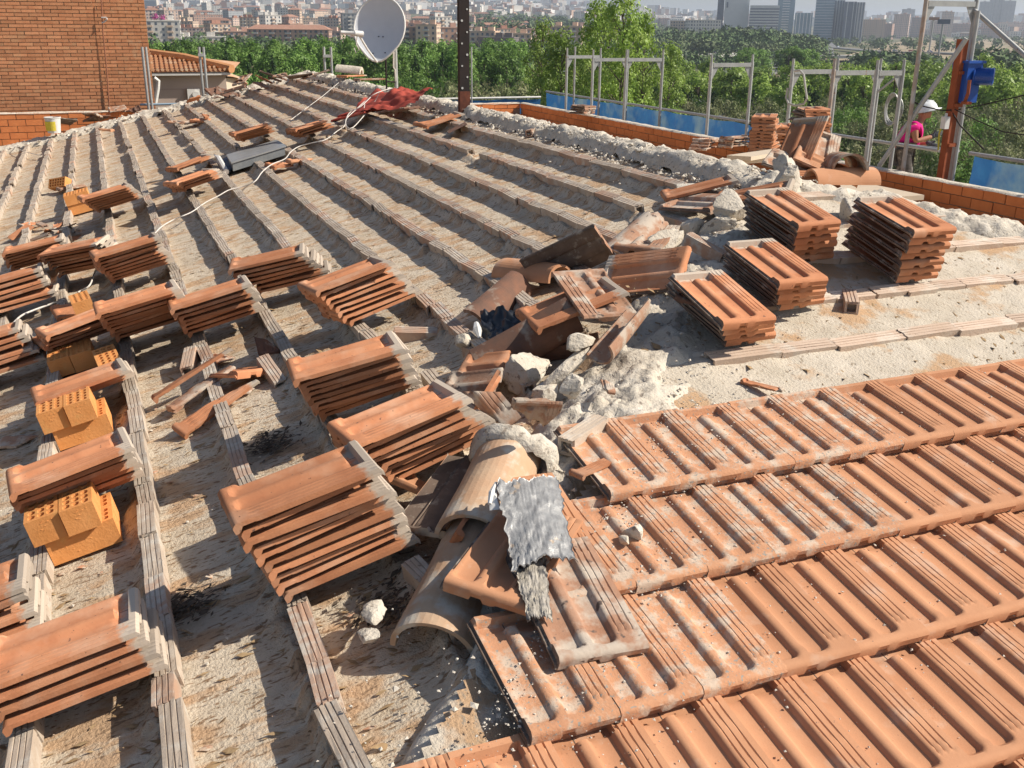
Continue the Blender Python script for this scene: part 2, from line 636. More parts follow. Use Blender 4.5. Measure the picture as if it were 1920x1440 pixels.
def tile_me(mt):
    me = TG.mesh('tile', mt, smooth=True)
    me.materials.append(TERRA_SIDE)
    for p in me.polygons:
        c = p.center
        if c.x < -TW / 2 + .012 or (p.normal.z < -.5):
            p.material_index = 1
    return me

T_STACK = tile_me(TERRA)
T_LAID = tile_me(TERRA_LAID)
T_DUST = tile_me(TERRA_DUSTY)
T_OLD = tile_me(TERRA_OLD)
T_RED = tile_me(RED)
T_DARK = tile_me(TERRA_DARK)

# laid courses on the near slope
LX0 = onB(1377, 915).x                                  # a joint of the top course
LX1 = onB(1323, 1100).x
DXT = .2238
for j in range(-5, 2):
    y0 = BY[6] + j * .3659 - (0 if j else 0)
    x0 = {1: LX0, 0: LX1}.get(j, LX1 + rnd.uniform(-.02, .02))
    for k in range(-8, 26):
        xc = x0 + k * DXT - DXT / 2
        lim = hipx(y0) + {1: .02, 0: -.03, -1: .20}.get(j, .16)
        if xc - DXT / 2 < lim or xc > RX + (AY - y0) - .1 or xc > 7.9: continue
        dusty = (xc < 2.35 - .25 * (1 - j) and j >= 0) or (xc < 1.5 and j == -1)
        me = T_DUST if dusty else T_LAID
        o = Vector((xc, y0 - .016, zB(y0) + .046))
        M = frame(o, Vector((1, 0, 0)), EYB, NB) @ Matrix.Rotation(-math.atan(.033 / .366) + rnd.gauss(0, .004), 4, 'X') @ Matrix.Rotation(rnd.gauss(0, .006), 4, 'Z') @ Matrix.Rotation(rnd.gauss(0, .006), 4, 'Y')
        link('tile', me, roofB, M)
# ------------------------------------------------------------------ stacks of lifted tiles
H0 = .012


def stackA(TLn, BL, BR, n, label, group='tile stacks on the stripped left slope', me=None, h0=H0, lip=True, jit=1.0, ang=None, R=False, pitch=.0345):
    """TLn: near low corner of the top tile, BL and BR: low and high end of the near edge of the bottom tile (points of the photograph laid on the slope)"""
    b = onA(BL[0], BL[1], h0)
    t = onA(TLn[0], TLn[1], h0 + .04 + (n - 1) * pitch)
    r = onA(BR[0], BR[1], h0)
    d = Vector((r.x - b.x, r.y - b.y, 0))
    if R:                                            # held by its high end, the low end is out of sight
        ang = ang or 0
        t0 = onA(TLn[0], TLn[1], h0)
        sh = Vector((R[0], R[1]))
        b = r - Vector((math.cos(ang) * TL, math.sin(ang) * TL, TA * math.cos(ang) * TL))
        return stack(b, sh, ang, n, label, group, me, h0, 'A', jit, pitch)
    ang = math.atan2(d.y, d.x) if ang is None else ang
    return stack(b, Vector((t.x - b.x, t.y - b.y)), ang, n, label, group, me, h0, 'A', jit, pitch)


def stack(b, shift, ang, n, label, group, me, h0, plane, jit=1.0, pitch=.0345):
    """b: low right-hand corner (looking up the tile) of the bottom tile"""
    me = me or T_STACK
    ex, nn = (EXA, NA) if plane == 'A' else (EYB, NB)
    side = Vector((0, -1, 0)) if plane == 'A' else Vector((1, 0, 0))
    base = frame(b, side, ex, nn) @ Matrix.Rotation(ang if plane == 'A' else ang, 4, 'Z')
    if plane == 'L':
        base = frame(b, Vector((math.cos(ang), math.sin(ang), 0)), Vector((-math.sin(ang), math.cos(ang), 0)), Vector((0, 0, 1)))
    root = thing('tile_stack', None, label, 'tile stack', group, base)
    inv = base.inverted()
    r = random.Random(int(abs(b.x * 997 + b.y * 331) * 10))
    for k in range(n):
        f = k / max(1, n - 1)
        w = b + Vector((shift.x * f, shift.y * f, 0))
        if plane == 'A': w.z = b.z + TA * (w.x - b.x)
        if plane == 'B': w.z = b.z + TA * (w.y - b.y)
        w = w + Vector((0, 0, .016 + k * pitch))
        loc = inv @ w + Vector((r.gauss(0, .004), r.gauss(0, .007), 0)) * jit
        M = Matrix.Translation(loc) @ Matrix.Rotation(r.gauss(0, .028) * jit, 4, 'Z') @ Matrix.Translation((-TW / 2, 0, 0)) @ Matrix.Rotation(r.gauss(0, .014) * jit, 4, 'X') @ Matrix.Rotation(r.gauss(0, .008) * jit, 4, 'Y')
        link('tile', me, root, M)
    return root


A_ = stackA
A_((2, 476), (23, 513), (121, 492), 7, 'tile stack at the left edge of the far row of three, beside another stack', ang=.02)
A_((70, 478), (114, 523), (222, 500), 8, 'middle tile stack of the row of three below the heap of clay shards')
A_((176, 482), (209, 535), (325, 497), 9, 'tall tile stack whose upper corner touches the white cable on the batten')
A_((180, 588), (220, 645), (335, 607), 9, 'tile stack directly right of the lone upright orange brick')
A_((321, 580), (357, 635), (500, 588), 7, 'tile stack with its upper end on a batten, above the broken tile pieces')
A_((430, 505), (488, 558), (587, 533), 7, 'tile stack in the middle of the slope, up-slope of the stack over the broken pieces')
A_((592, 545), (655, 615), (790, 560), 8, 'tile stack nearest the black plastic sheet, ending on a batten')
A_((552, 712), (604, 797), (783, 738), 9, 'long tile stack in line with the broken ridge heap, overlapped by the next stack')
A_((655, 838), (745, 915), (897, 842), 8, 'tile stack with a mortar-stained top tile, wedged against the broken hip', jit=1.6)
A_((438, 985), (530, 1137), (787, 1023), 10, 'largest nearest tile stack, eleven tiles, with grey cement on its top tile')
A_((-50, 571), (-26, 608), (116, 560), 6, 'tile stack cut by the left edge with five grey mortar stubs on its upper ends', R=(-.09, .10))
A_((-60, 668), (-38, 728), (92, 680), 6, 'tile stack at the left edge beside the upper pair of perforated bricks', R=(-.10, .06))
A_((76, 634), (100, 668), (215, 625), 5, 'low tile stack in the shade under the lone upright brick', jit=1.5)
A_((71, 752), (88, 777), (255, 714), 4, 'low stack of four tiles between two groups of perforated bricks')
A_((8, 930), (63, 985), (267, 903), 7, 'tile stack directly behind the nearest perforated bricks')
A_((-95, 1205), (-70, 1265), (92, 1188), 4, 'tile stack in the lower left corner with open grey tile heads', jit=1.5, R=(-.04, .08))
A_((64, 1290), (95, 1335), (322, 1262), 4, 'lowest tile stack, below the nearest bricks, with a pale head end', R=(-.04, .04))
A_((156, 372), (186, 401), (268, 376), 7, 'tile stack leaning over three orange bricks high on the slope', pitch=.044, group='tile stacks high on the slope')
A_((332, 341), (348, 361), (425, 333), 5, 'larger tile stack just left of the white cable, down-slope of the grey metal box', pitch=.044, group='tile stacks high on the slope')
A_((331, 315), (333, 324), (412, 298), 4, 'small tile stack behind the larger one left of the grey metal box', pitch=.044, group='tile stacks high on the slope', jit=1.6)
A_((439, 250), (455, 268), (519, 250), 6, 'tile stack standing against the far side of the grey metal box', pitch=.044, group='tile stacks high on the slope')
A_((553, 242), (572, 258), (641, 236), 4, 'tile stack beside the red membrane, where the white cables come down', pitch=.044, group='tile stacks high on the slope')


def stackB(BL, BR, TLn, n, label, me=None, dz=.0, ang=None, jit=.8, pitch=.046):
    bl, br = onB(*BL, .01 + dz), onB(*BR, .01 + dz)
    t = onB(*TLn, .05 + dz + (n - 1) * pitch)
    d = br - bl
    a = math.atan2(d.y, d.x) if ang is None else ang
    br = bl + Vector((math.cos(a) * TW, math.sin(a) * TW, 0))
    br.z = bl.z + TA * (br.y - bl.y)
    return stack(br, Vector((t.x - bl.x, t.y - bl.y)), a, n, label, 'tile stacks on the near slope', me, dz, 'B', jit, pitch)


stackB((1357, 650), (1450, 640), (1352, 604), 4, 'short tile stack with ribs facing up, nearest of the four beside the cream mortar', ang=.03)
stackB((1455, 583), (1535, 573), (1460, 530), 5, 'second tile stack up the near slope, standing on a clay batten', ang=.02)
stackB((1482, 495), (1556, 482), (1493, 418), 6, 'third tile stack up the near slope, close under the broken ridge tiles', ang=.0)
stackB((1677, 533), (1760, 530), (1710, 430), 7, 'tallest dark-sided tile stack, rightmost on the near slope before the parapet', ang=-.02)


def stackL(u, v, x, n, ang, label, me=None, jit=1.6, pitch=.034, shift=(0, 0)):
    return stack(onX(u, v, x), Vector(shift), ang, n, label, 'tile stacks along the parapet', me, 0, 'L', jit, pitch)


stackL(1447, 292, 6.35, 11, -.75, 'high tile stack left of two beside the parapet, on the pale planks', shift=(.03, .02))
stackL(1556, 286, 6.6, 12, -.35, 'high tile stack right of two beside the parapet, next to the ridge tile heap', shift=(-.04, .0))
stackL(1492, 288, 6.9, 8, -.5, 'lower tile stack squeezed between the two high ones by the parapet')
stackL(1116, 214, 8.02, 4, .15, 'four tiles lying on top of the parapet wall under a scaffold frame', me=T_OLD, shift=(.02, .03))
stackL(1325, 284, 7.3, 4, -.9, 'low open stack of tiles in front of the parapet, lying ribs up', me=T_OLD, shift=(.1, .1))
stackL(1372, 279, 7.6, 4, -1.3, 'low tile stack lying between the open stack and the high one', me=T_OLD)

# ------------------------------------------------------------------ perforated orange bricks
BLn, BWd, BHt = .235, .112, .098


def brick_geo(nx=3, ny=6, scratch=True):
    mb = MB()
    W, L, Hh = BWd, BLn, BHt
    mx, my = .009, .010
    cw, cl = (W - 2 * mx) / nx, (L - 2 * my) / ny

    def face(z, s):
        base = {}
        for i in range(nx):
            for j in range(ny):
                x0, y0 = -W / 2 + mx + i * cw, -L / 2 + my + j * cl
                cx, cy = x0 + cw / 2, y0 + cl / 2
                outer = [(x0, y0), (cx, y0), (x0 + cw, y0), (x0 + cw, cy), (x0 + cw, y0 + cl), (cx, y0 + cl), (x0, y0 + cl), (x0, cy)]
                a, b = cw * .41, cl * .40
                inner = [(cx - a * .8, cy - b * .8), (cx, cy - b), (cx + a * .8, cy - b * .8), (cx + a, cy), (cx + a * .8, cy + b * .8), (cx, cy + b), (cx - a * .8, cy + b * .8), (cx - a, cy)]
                vs = [(x, y, z) for x, y in outer] + [(x, y, z) for x, y in inner] + [(x, y, z - s * .06) for x, y in inner]
                fs = []
                for k in range(8):
                    q = (k + 1) % 8
                    A = (k, q, 8 + q, 8 + k)
                    B2 = (8 + k, 8 + q, 16 + q, 16 + k)
                    fs += [A if s > 0 else A[::-1], B2 if s > 0 else B2[::-1]]
                fs.append(tuple(range(16, 24)) if s > 0 else tuple(range(16, 24))[::-1])
                mb.add(vs, fs)
        o = [(-W / 2, -L / 2, z), (W / 2, -L / 2, z), (W / 2, L / 2, z), (-W / 2, L / 2, z)]
        i_ = [(-W / 2 + mx, -L / 2 + my, z), (W / 2 - mx, -L / 2 + my, z), (W / 2 - mx, L / 2 - my, z), (-W / 2 + mx, L / 2 - my, z)]
        fs = [(k, (k + 1) % 4, 4 + (k + 1) % 4, 4 + k) for k in range(4)]
        mb.add(o + i_, fs if s > 0 else [f[::-1] for f in fs])
    face(Hh, 1)
    face(0, -1)
    c = [(-W / 2, -L / 2), (W / 2, -L / 2), (W / 2, L / 2), (-W / 2, L / 2)]
    mb.add([(x, y, 0) for x, y in c] + [(x, y, Hh) for x, y in c], [(k, (k + 1) % 4, 4 + (k + 1) % 4, 4 + k) for k in range(4)])
    r = random.Random(3)
    if scratch:                                     # scored drips on the faces
        for s in range(26):
            fc = s % 4
            a = r.uniform(-.4, .4)
            ln, w = r.uniform(.008, .018), .0011
            u = r.uniform(-.38, .38) * (W if fc % 2 == 0 else L)
            z = r.uniform(.014, Hh - .014)
            ax = Vector((1, 0, 0)) if fc % 2 == 0 else Vector((0, 1, 0))
            nn = [Vector((0, -1, 0)), Vector((1, 0, 0)), Vector((0, 1, 0)), Vector((-1, 0, 0))][fc]
            org = ax * u + nn * ((L if fc % 2 == 0 else W) / 2) + Vector((0, 0, z))
            t = ax * math.cos(a) + Vector((0, 0, 1)) * math.sin(a)
            q = t.cross(nn)
            mb.add([org - t * ln / 2, org + q * w * 1.6, org + t * ln / 2, org - q * w * 1.6, org + nn * .0022], [(0, 1, 4), (1, 2, 4), (2, 3, 4), (3, 0, 4), (3, 2, 1, 0)])
    return mb


BK = brick_geo()
BRICK = BK.mesh('brick', ORANGE)
BRICK_PLAIN = brick_geo(3, 5, False).mesh('brick', ORANGE_WALL)


def bricks(label, spec, group='groups of loose perforated bricks', cat='bricks'):
    """spec: list of (world point of base centre, yaw, extra rotation) ; several bricks make one pile of brick parts"""
    for (lab, p, yaw, tilt) in spec:
        M = frame(p, EXA, Vector((0, 1, 0)), NA) @ Matrix.Rotation(yaw, 4, 'Z') @ tilt
        o = link('brick', BRICK, None, M)
        tag(o, lab, 'brick', group)


I4 = Matrix.Identity(4)


def up(p, h): return p + NA * h


# nearest group: two bricks side by side on a third and fourth
def brick_pile(u, v, yaw, labs, low=True, h0=.0, gap=.0, dx=.0):
    """u, v: near low corner of the bottom layer"""
    c = onA(u, v, h0 - .06)
    ex, ey = EXA * math.cos(yaw) + Vector((0, 1, 0)) * math.sin(yaw), Vector((0, 1, 0)) * math.cos(yaw) - EXA * math.sin(yaw)
    out = []
    if low:
        for k in range(2):
            out.append((labs[k], c + ex * (BLn / 2 + .03) + ey * (BWd / 2 + k * (BWd + .003)) + NA * 0, yaw + math.pi / 2, I4))
    top = NA * (BHt + .001 if low else 0)
    for k in range(2):
        out.append((labs[2 + k], c + ex * (BWd / 2 + k * (BWd + .004) + dx) + ey * (BLn / 2 - .015 + k * -.012) + top, yaw, I4))
    return out


bricks('', brick_pile(86, 1068, .02, ['lower near brick under the two nearest perforated bricks', 'lower far brick under the two nearest perforated bricks',
                                      'nearest perforated brick, down-slope one of the pair with holes up', 'nearest perforated brick, up-slope one of the pair with holes up']))
bricks('', brick_pile(100, 850, .02, ['lower near brick of the second group, standing beyond the nearest one', 'lower far brick of the second group, standing beyond the nearest one',
                                      'left brick with holes up on the second group, beside the low tile stack', 'right brick with holes up on the second group, beside the low tile stack']))
bricks('', brick_pile(101, 710, .02, ['', '', 'left brick with holes up half hidden behind the low stack of four tiles', 'right brick with holes up half hidden behind the low stack of four tiles'], low=False, h0=.02))
p = onA(200, 700, -.03)
bricks('', [('broken orange brick end peeping out above the low stack of four tiles', p + EXA * .03, .1, Matrix.Rotation(.1, 4, 'X'))])
bricks('', [('lone orange brick standing upright between tile stacks', onA(160, 585, .045), .1, I4)])
bricks('', [('small orange brick lying at the left edge between two tile stacks', onA(45, 534, -.06), 1.45, I4)])
p = onA(133, 405, -.06)
bricks('', [('lowest of three bricks propping the leaning tile stack', p + EXA * (BLn / 2) + Vector((0, .05, 0)), math.pi / 2, I4),
            ('left upper brick of three propping the leaning tile stack', p + EXA * .055 + Vector((0, .1, 0)) + NA * BHt, 0, I4),
            ('right upper brick of three propping the leaning tile stack', p + EXA * .17 + Vector((0, .1, 0)) + NA * BHt, 0, I4)])
p = onA(118, 352, -.04)
bricks('', [('single brick tipped on its edge with round holes facing the viewer, high on the slope', p, .9, Matrix.Rotation(-.95, 4, 'Y') @ Matrix.Translation((.03, 0, 0)))])


# ------------------------------------------------------------------ broken pieces
def fragment(src, cuts, seed, keep_center=(0, .2)):
    """a piece of a tile: bisected by jagged cuts"""
    bm = bmesh.new()
    bm.from_mesh(src)
    r = random.Random(seed)
    for (px, py, ang) in cuts:
        for k in range(3):
            a = ang + r.uniform(-.35, .35)
            n = Vector((math.cos(a), math.sin(a), r.uniform(-.25, .25)))
            res = bmesh.ops.bisect_plane(bm, geom=bm.verts[:] + bm.edges[:] + bm.faces[:], plane_co=Vector((px + r.uniform(-.012, .012), py + r.uniform(-.012, .012), 0)), plane_no=n, clear_outer=True)
            ed = [e for e in res['geom_cut'] if isinstance(e, bmesh.types.BMEdge)]
            if ed:
                try:
                    bmesh.ops.holes_fill(bm, edges=ed, sides=0)
                except Exception:
                    pass
    me = bpy.data.meshes.new('tile_piece')
    bm.to_mesh(me)
    bm.free()
    me.materials.append(src.materials[0])
    return me


def curved_tile(L=.42, r0=.115, r1=.092, th=.014, arc=math.pi * .95, bell=.0, jag=0, seed=1, na=18, nl=9):
    mb = MB()
    r = random.Random(seed)
    O = np.zeros((na + 1, nl + 1, 3))
    I = np.zeros_like(O)
    ends = [r.uniform(-1, 1) for _ in range(na + 1)]
    for i in range(na + 1):
        a = math.pi / 2 + arc * (i / na - .5)
        for j in range(nl + 1):
            f = j / nl
            R = r0 + (r1 - r0) * f
            if bell and f < .12: R += bell
            y = f * L + (jag * ends[i] * (1 if j == nl else .6 if j == nl - 1 else 0))
            w = 1 + .02 * math.sin(3 * a + 5 * f)
            O[i, j] = (math.cos(a) * R * w, y, math.sin(a) * R * w)
            I[i, j] = (math.cos(a) * (R - th), y, math.sin(a) * (R - th))
    mb.grid(O, flip=True)
    mb.grid(I)
    m_ = nl + 1
    n = (na + 1) * m_
    for i in range(na):
        mb.f += [(i * m_, (i + 1) * m_, n + (i + 1) * m_, n + i * m_), ((i + 1) * m_ + nl, i * m_ + nl, n + i * m_ + nl, n + (i + 1) * m_ + nl)]
    for j in range(nl):
        mb.f += [(j + 1, j, n + j, n + j + 1), (na * m_ + j, na * m_ + j + 1, n + na * m_ + j + 1, n + na * m_ + j)]
    return mb


def rock(size, seed, flat=1.0, sub=3, rough=.28):
    bm = bmesh.new()
    bmesh.ops.create_icosphere(bm, subdivisions=sub, radius=1)
    P = np.array([v.co[:] for v in bm.verts])
    o = seed * 7.7
    d = 1 + rough * 1.6 * fbm(P[:, 0] * 1.1 + o, P[:, 1] * 1.1, P[:, 2] * 1.1) + rough * .5 * fbm(P[:, 0] * 4 + o, P[:, 1] * 4, P[:, 2] * 4) + rough * .25 * fbm(P[:, 0] * 11 + o, P[:, 1] * 11, P[:, 2] * 11)
    P = P * d[:, None]
    r = random.Random(seed)
    for k in range(9):                              # broken flat faces
        n = np.array([r.gauss(0, 1), r.gauss(0, 1), r.gauss(0, .6)])
        n /= np.linalg.norm(n)
        c = r.uniform(.42, .7)
        h = P @ n
        over = h > c
        P[over] -= np.outer((h[over] - c) * .85, n)
    mb = MB()
    mb.v = (P * np.array([size[0], size[1], size[2] * flat])).tolist()
    mb.f = [tuple(v.index for v in f.verts) for f in bm.faces]
    bm.free()
    return mb


def place(name, me, p, fwd, upv, label, cat, group=None, roll=0.0, kind=None, scale=1.0):
    """fwd: direction of the mesh's own Y, upv: rough direction of its own Z"""
    fwd = Vector(fwd).normalized()
    upv = Vector(upv)
    x = fwd.cross(upv).normalized()
    z = x.cross(fwd).normalized()
    M = frame(Vector(p), x, fwd, z) @ Matrix.Rotation(roll, 4, 'Y') @ Matrix.Scale(scale, 4)
    o = link(name, me, None, M)
    return tag(o, label, cat, group, kind)
# ------------------------------------------------------------------ mortar along the hips and the ridge
def surf(x, y):
    """height of the roof under a point, whichever slope it is on"""
    return min(ZA + TA * x if x < RX else 9, ZB + TA * y if y < AY + 2 else 9, ZA + TA * (2 * RX - x)) - .06


def strip(path, width, height, seed, step=.02, lat=.02, jag=.5, side=0.0):
    """a lumpy bank of old mortar following a path on the roof"""
    pts, acc = [], 0
    P = [Vector(p) for p in path]
    seg = [(P[i + 1] - P[i]) for i in range(len(P) - 1)]
    tot = sum(s.length for s in seg)
    ts = np.arange(0, tot, step)
    cen, dr = [], []
    for t in ts:
        k, a = 0, t
        while k < len(seg) - 1 and a > seg[k].length:
            a -= seg[k].length
            k += 1
        cen.append(P[k] + seg[k] * (a / seg[k].length))
        d = seg[k].normalized()
        dr.append((d.y, -d.x))
    cen = np.array([c[:2] for c in cen])
    dr = np.array(dr)
    W = width if callable(width) else (lambda t: width)
    Hh = height if callable(height) else (lambda t: height)
    wv = np.array([W(t / tot) for t in ts])
    hv = np.array([Hh(t / tot) for t in ts])
    nl = int(max(wv) * 2 / lat) + 1
    l = np.linspace(-1, 1, nl)
    T, Lr = np.meshgrid(ts, l, indexing='ij')
    X = cen[:, 0:1] + dr[:, 0:1] * l[None] * wv[:, None]
    Y = cen[:, 1:2] + dr[:, 1:2] * l[None] * wv[:, None]
    base = np.array([[surf(x, y) for x, y in zip(a, b)] for a, b in zip(X, Y)])
    edge = 1 - np.abs(Lr - side) ** 2.4 + jag * (.5 * fbm(X * 5 + seed, Y * 5) + .35 * vnoise(X * 14 + seed, Y * 14))
    lump = .62 + .60 * fbm(X * 5 + seed, Y * 5 + 3) - .55 * np.abs(fbm(X * 9, Y * 9 + seed)) + .22 * fbm(X * 30, Y * 30, o=3) + .05 * vnoise(X * 90, Y * 90)
    Z = base - .03 + np.clip(edge, 0, 1) ** .55 * (.04 + hv[:, None] * np.clip(lump + .3, .0, 2))
    Z = np.where(edge <= 0, base - .05, Z)
    m = MB()
    m.grid(np.stack([X, Y, Z], -1), flip=True)
    return m


hip = [(-.55, .45, 0), (.1, 1.2, 0)] + [tuple(onB(u, v, .03)) for u, v in ((955, 1130), (950, 1000), (1010, 850), (1130, 740), (1220, 610), (1300, 490), (1390, 400), (1480, 325))]
struct('hip_mortar', strip(hip, lambda t: .17 + .07 * math.sin(t * 9) + (.05 if t > .5 else 0), lambda t: .055 + .035 * math.sin(t * 13 + 1), 3, .014, .012), MORTAR, smooth='full')
apron = [tuple(onB(u, v, .03)) for u, v in ((1090, 830), (1150, 745), (1215, 640), (1255, 560), (1300, 500), (1380, 425))]
struct('hip_mortar_apron', strip(apron, lambda t: .30 - .10 * t, .075, 31, .014, .014, jag=.7), MORTAR, smooth='full')
ridge = [(RX - .02, AY - .1, 0), (RX + .02, 8, 0), (RX, 12, 0), (RX, YEND - .6, 0)]
struct('ridge_mortar', strip(ridge, .15, .075, 11, .028, .018, jag=.8), MORTAR, smooth='full')
ridge2 = [(RX, AY, 0), (5.2, AY - 1.52, 0), (7.9, AY - 4.2, 0)]
struct('right_hip_mortar', strip(ridge2, .2, .085, 17, .018, .016), MORTAR, smooth='full')
edge = [(-3.9, YEND - .35, 0), (0, YEND - .4, 0), (RX, YEND - .4, 0)]
struct('far_edge_mortar', strip(edge, .22, .09, 23, .03, .03), MORTAR, smooth='full')

def along(a, b):
    return (Vector(b) - Vector(a)).normalized()


# ------------------------------------------------------------------ loose lumps
lumps = [  # u, v, plane, size, label
    (985, 700, 'A', (.13, .10, .085), 'large pale mortar lump leaning on the ribbed broken tile'),
    (1062, 690, 'Z', (.05, .17, .035), 'long grey pebbly mortar slab tilted between hip fragments'),
    (1025, 735, 'A', (.09, .06, .05), 'mortar lump lying under the long pebbly slab'),
    (1085, 640, 'B', (.11, .05, .04), 'curved mortar crust arching over the hollow in the hip'),
    (1075, 722, 'B', (.06, .05, .045), 'angular grey mortar piece beside the clay brick end'),
    (1375, 395, 'B', (.09, .12, .10), 'pointed pebbly mortar shard standing beside the third tile stack'),
    (1345, 425, 'A', (.14, .10, .07), 'shaded grey mortar block under the pale ribbed tile'),
    (1245, 460, 'A', (.18, .10, .07), 'rounded grey mortar block right of the ridge tile mouth'),
    (1295, 430, 'A', (.10, .08, .06), 'crumbly mortar lump at the top of the hip'),
    (1475, 345, 'B', (.12, .10, .09), 'mortar lump with a round red hole at the apex heap'),
    (1470, 318, 'B', (.09, .09, .09), 'upper pale mortar lump of the apex heap'),
    (1598, 395, 'B', (.16, .09, .09), 'grey mortar body under the ribbed tile at the apex'),
    (1190, 1000, 'L', (.035, .03, .03), 'small whitish mortar lump standing on the laid tiles'),
    (1170, 1012, 'L', (.025, .02, .015), 'flat mortar crumb beside the whitish lump on the laid tiles'),
    (1640, 380, 'B', (.08, .08, .05), 'mortar scrap between the apex heap and the tallest stack'),
    (1285, 352, 'A', (.08, .15, .02), 'pale mortar crust spilled near the top of the ridge'),
    (870, 640, 'A', (.07, .06, .04), 'mortar scrap bridging two battens near the black sheet'),
    (700, 1150, 'A', (.07, .04, .018), 'thin mortar slab lying below the largest tile stack'),
    (690, 1195, 'A', (.05, .035, .02), 'crumbling mortar heap at the lower end of the open batten'),
]
for k, (u, v, pl, sz, lab) in enumerate(lumps):
    p = onA(u, v, .05) if pl == 'Z' else onA(u, v, .0) if pl == 'A' else onB(u, v, .03 if pl == 'B' else .06)
    mb = rock(sz, k + 3, rough=.34, sub=4 if sz[0] > .07 else 3)
    R = Euler((rnd.uniform(-.3, .3), rnd.uniform(-.3, .3), rnd.uniform(0, 6))).to_matrix()
    if pl == 'Z': R = along(onA(1008, 748, .02), onA(1092, 645, .12)).to_track_quat('Y', 'Z').to_matrix()
    mb.v = [tuple(R @ Vector(q) + p) for q in mb.v]
    solo('mortar_lump', mb, MORTAR, lab, 'mortar lump', 'lumps of old mortar', smooth=False)


# ridge tiles still bedded on the lower hip
RT = curved_tile(.44, .122, .105).mesh('ridge_tile', mat('ridge_clay', (.50, .36, .24), (.46, .28, .17), 7, .85, .001, 90, vary=.1, third=(.55, .49, .40), tmask=(.5, .65), tscale=9))
RTR = curved_tile(.42, .105, .09).mesh('ridge_tile', TERRA_LAID)
RTD = curved_tile(.44, .11, .095, jag=.02).mesh('ridge_tile', TERRA_OLD)
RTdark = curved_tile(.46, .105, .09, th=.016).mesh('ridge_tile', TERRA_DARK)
hd = Vector((1, 1, TA)).normalized()
q1, q0 = onA(955, 838, .10), onA(862, 1062, .03)
hd = along(q0, q1)
place('ridge_tile', RT, q1 - hd * .42 - Vector((0, 0, .04)), hd, (.1, -.1, 1), 'upper clay ridge tile still bedded on the hip, cement collar at its head', 'ridge tile', 'ridge tiles still on the hip')
place('ridge_tile', RT, q1 - hd * .80 - Vector((0, 0, .075)), hd, (0, 0, 1), 'lower clay ridge tile on the hip, partly under the foil patch', 'ridge tile', 'ridge tiles still on the hip')
# cement collar round the head of the upper ridge tile
mb = MB()
pts = []
for i in range(19):
    a = math.pi * (i / 18)
    pts.append(Vector((math.cos(a) * .118, 0, math.sin(a) * .118)))
xx = hd.cross(Vector((0, 0, 1))).normalized()
zz = xx.cross(hd)
Mh = frame(q1 - Vector((0, 0, .05)), xx, hd, zz)
n_a, n_l = 26, 12
G = np.zeros((n_a, n_l, 3))
for i in range(n_a):
    for j in range(n_l):
        a = -.25 + (math.pi + .5) * i / (n_a - 1)
        f = j / (n_l - 1)
        y = -.05 + .13 * f + .02 * float(vnoise(i * .5, 3.3))
        Rr = .104 + .035 * math.sin(math.pi * min(1, f * 1.1)) ** .6 - .05 * f ** 3 + .012 * float(fbm(i * .45, j * .6))
        if a < .9: Rr += .03
        G[i, j] = Mh @ Vector((math.cos(a) * Rr, y, math.sin(a) * Rr))
mb.grid(G, flip=True)
solo('cement_collar', mb, MORTAR, 'rough cement collar round the head of the upper ridge tile', 'cement', smooth='full')

# crinkled foil patch
FOIL = mat('crinkled_foil', (.38, .375, .36), (.25, .245, .24), 30, .42, .0012, 220, metallic=.35, third=(.06, .06, .065), tmask=(.62, .68), tscale=7, spec=.7, fourth=(.50, .40, .30), fmask=(.66, .7), fscale=16)


def foil(c4, label, seed, mt=None, nx=44, ny=46, drape=.0, lift=.0):
    """c4: four world corners (low left, low right, high right, high left)"""
    a, b, c, d = [np.array(q) for q in c4]
    U, V = np.meshgrid(np.linspace(0, 1, nx), np.linspace(0, 1, ny), indexing='ij')
    jl = .09 * vnoise(V * 9 + seed, V * 0) + .06 * vnoise(V * 25 + seed, V * 0)
    jb = .09 * vnoise(U * 8 + seed, U * 0 + 4) + .06 * vnoise(U * 22, U * 0)
    U2, V2 = U + (U - .5) * jl, V + (V - .5) * jb
    P = (1 - V2)[..., None] * ((1 - U2)[..., None] * a + U2[..., None] * b) + V2[..., None] * ((1 - U2)[..., None] * d + U2[..., None] * c)
    P[..., 2] += drape * (4 * U * (1 - U)) * .5 + .0019 * np.sin(U * 120 + 4 * vnoise(V * 4 + seed, U * 3)) * (.8 + .4 * vnoise(U * 6, V * 5 + seed)) + .012 * fbm(U * 4 + seed, V * 4) + .002 * vnoise(U * 24, V * 9) + .0015 * vnoise(U * 44, V * 44)
    m = MB()
    m.grid(P)
    n = nx * ny
    Q = P.copy()
    Q[..., 2] -= .0025
    m.grid(Q, flip=True)
    for i in range(nx - 1):
        m.f += [(i * ny, (i + 1) * ny, n + (i + 1) * ny, n + i * ny), ((i + 1) * ny + ny - 1, i * ny + ny - 1, n + i * ny + ny - 1, n + (i + 1) * ny + ny - 1)]
    for j in range(ny - 1):
        m.f += [(j + 1, j, n + j, n + j + 1), ((nx - 1) * ny + j, (nx - 1) * ny + j + 1, n + (nx - 1) * ny + j + 1, n + (nx - 1) * ny + j)]
    return solo('foil_sheet', m, mt or FOIL, label, 'foil sheet', 'pieces of crinkled foil on the hip', smooth='full')


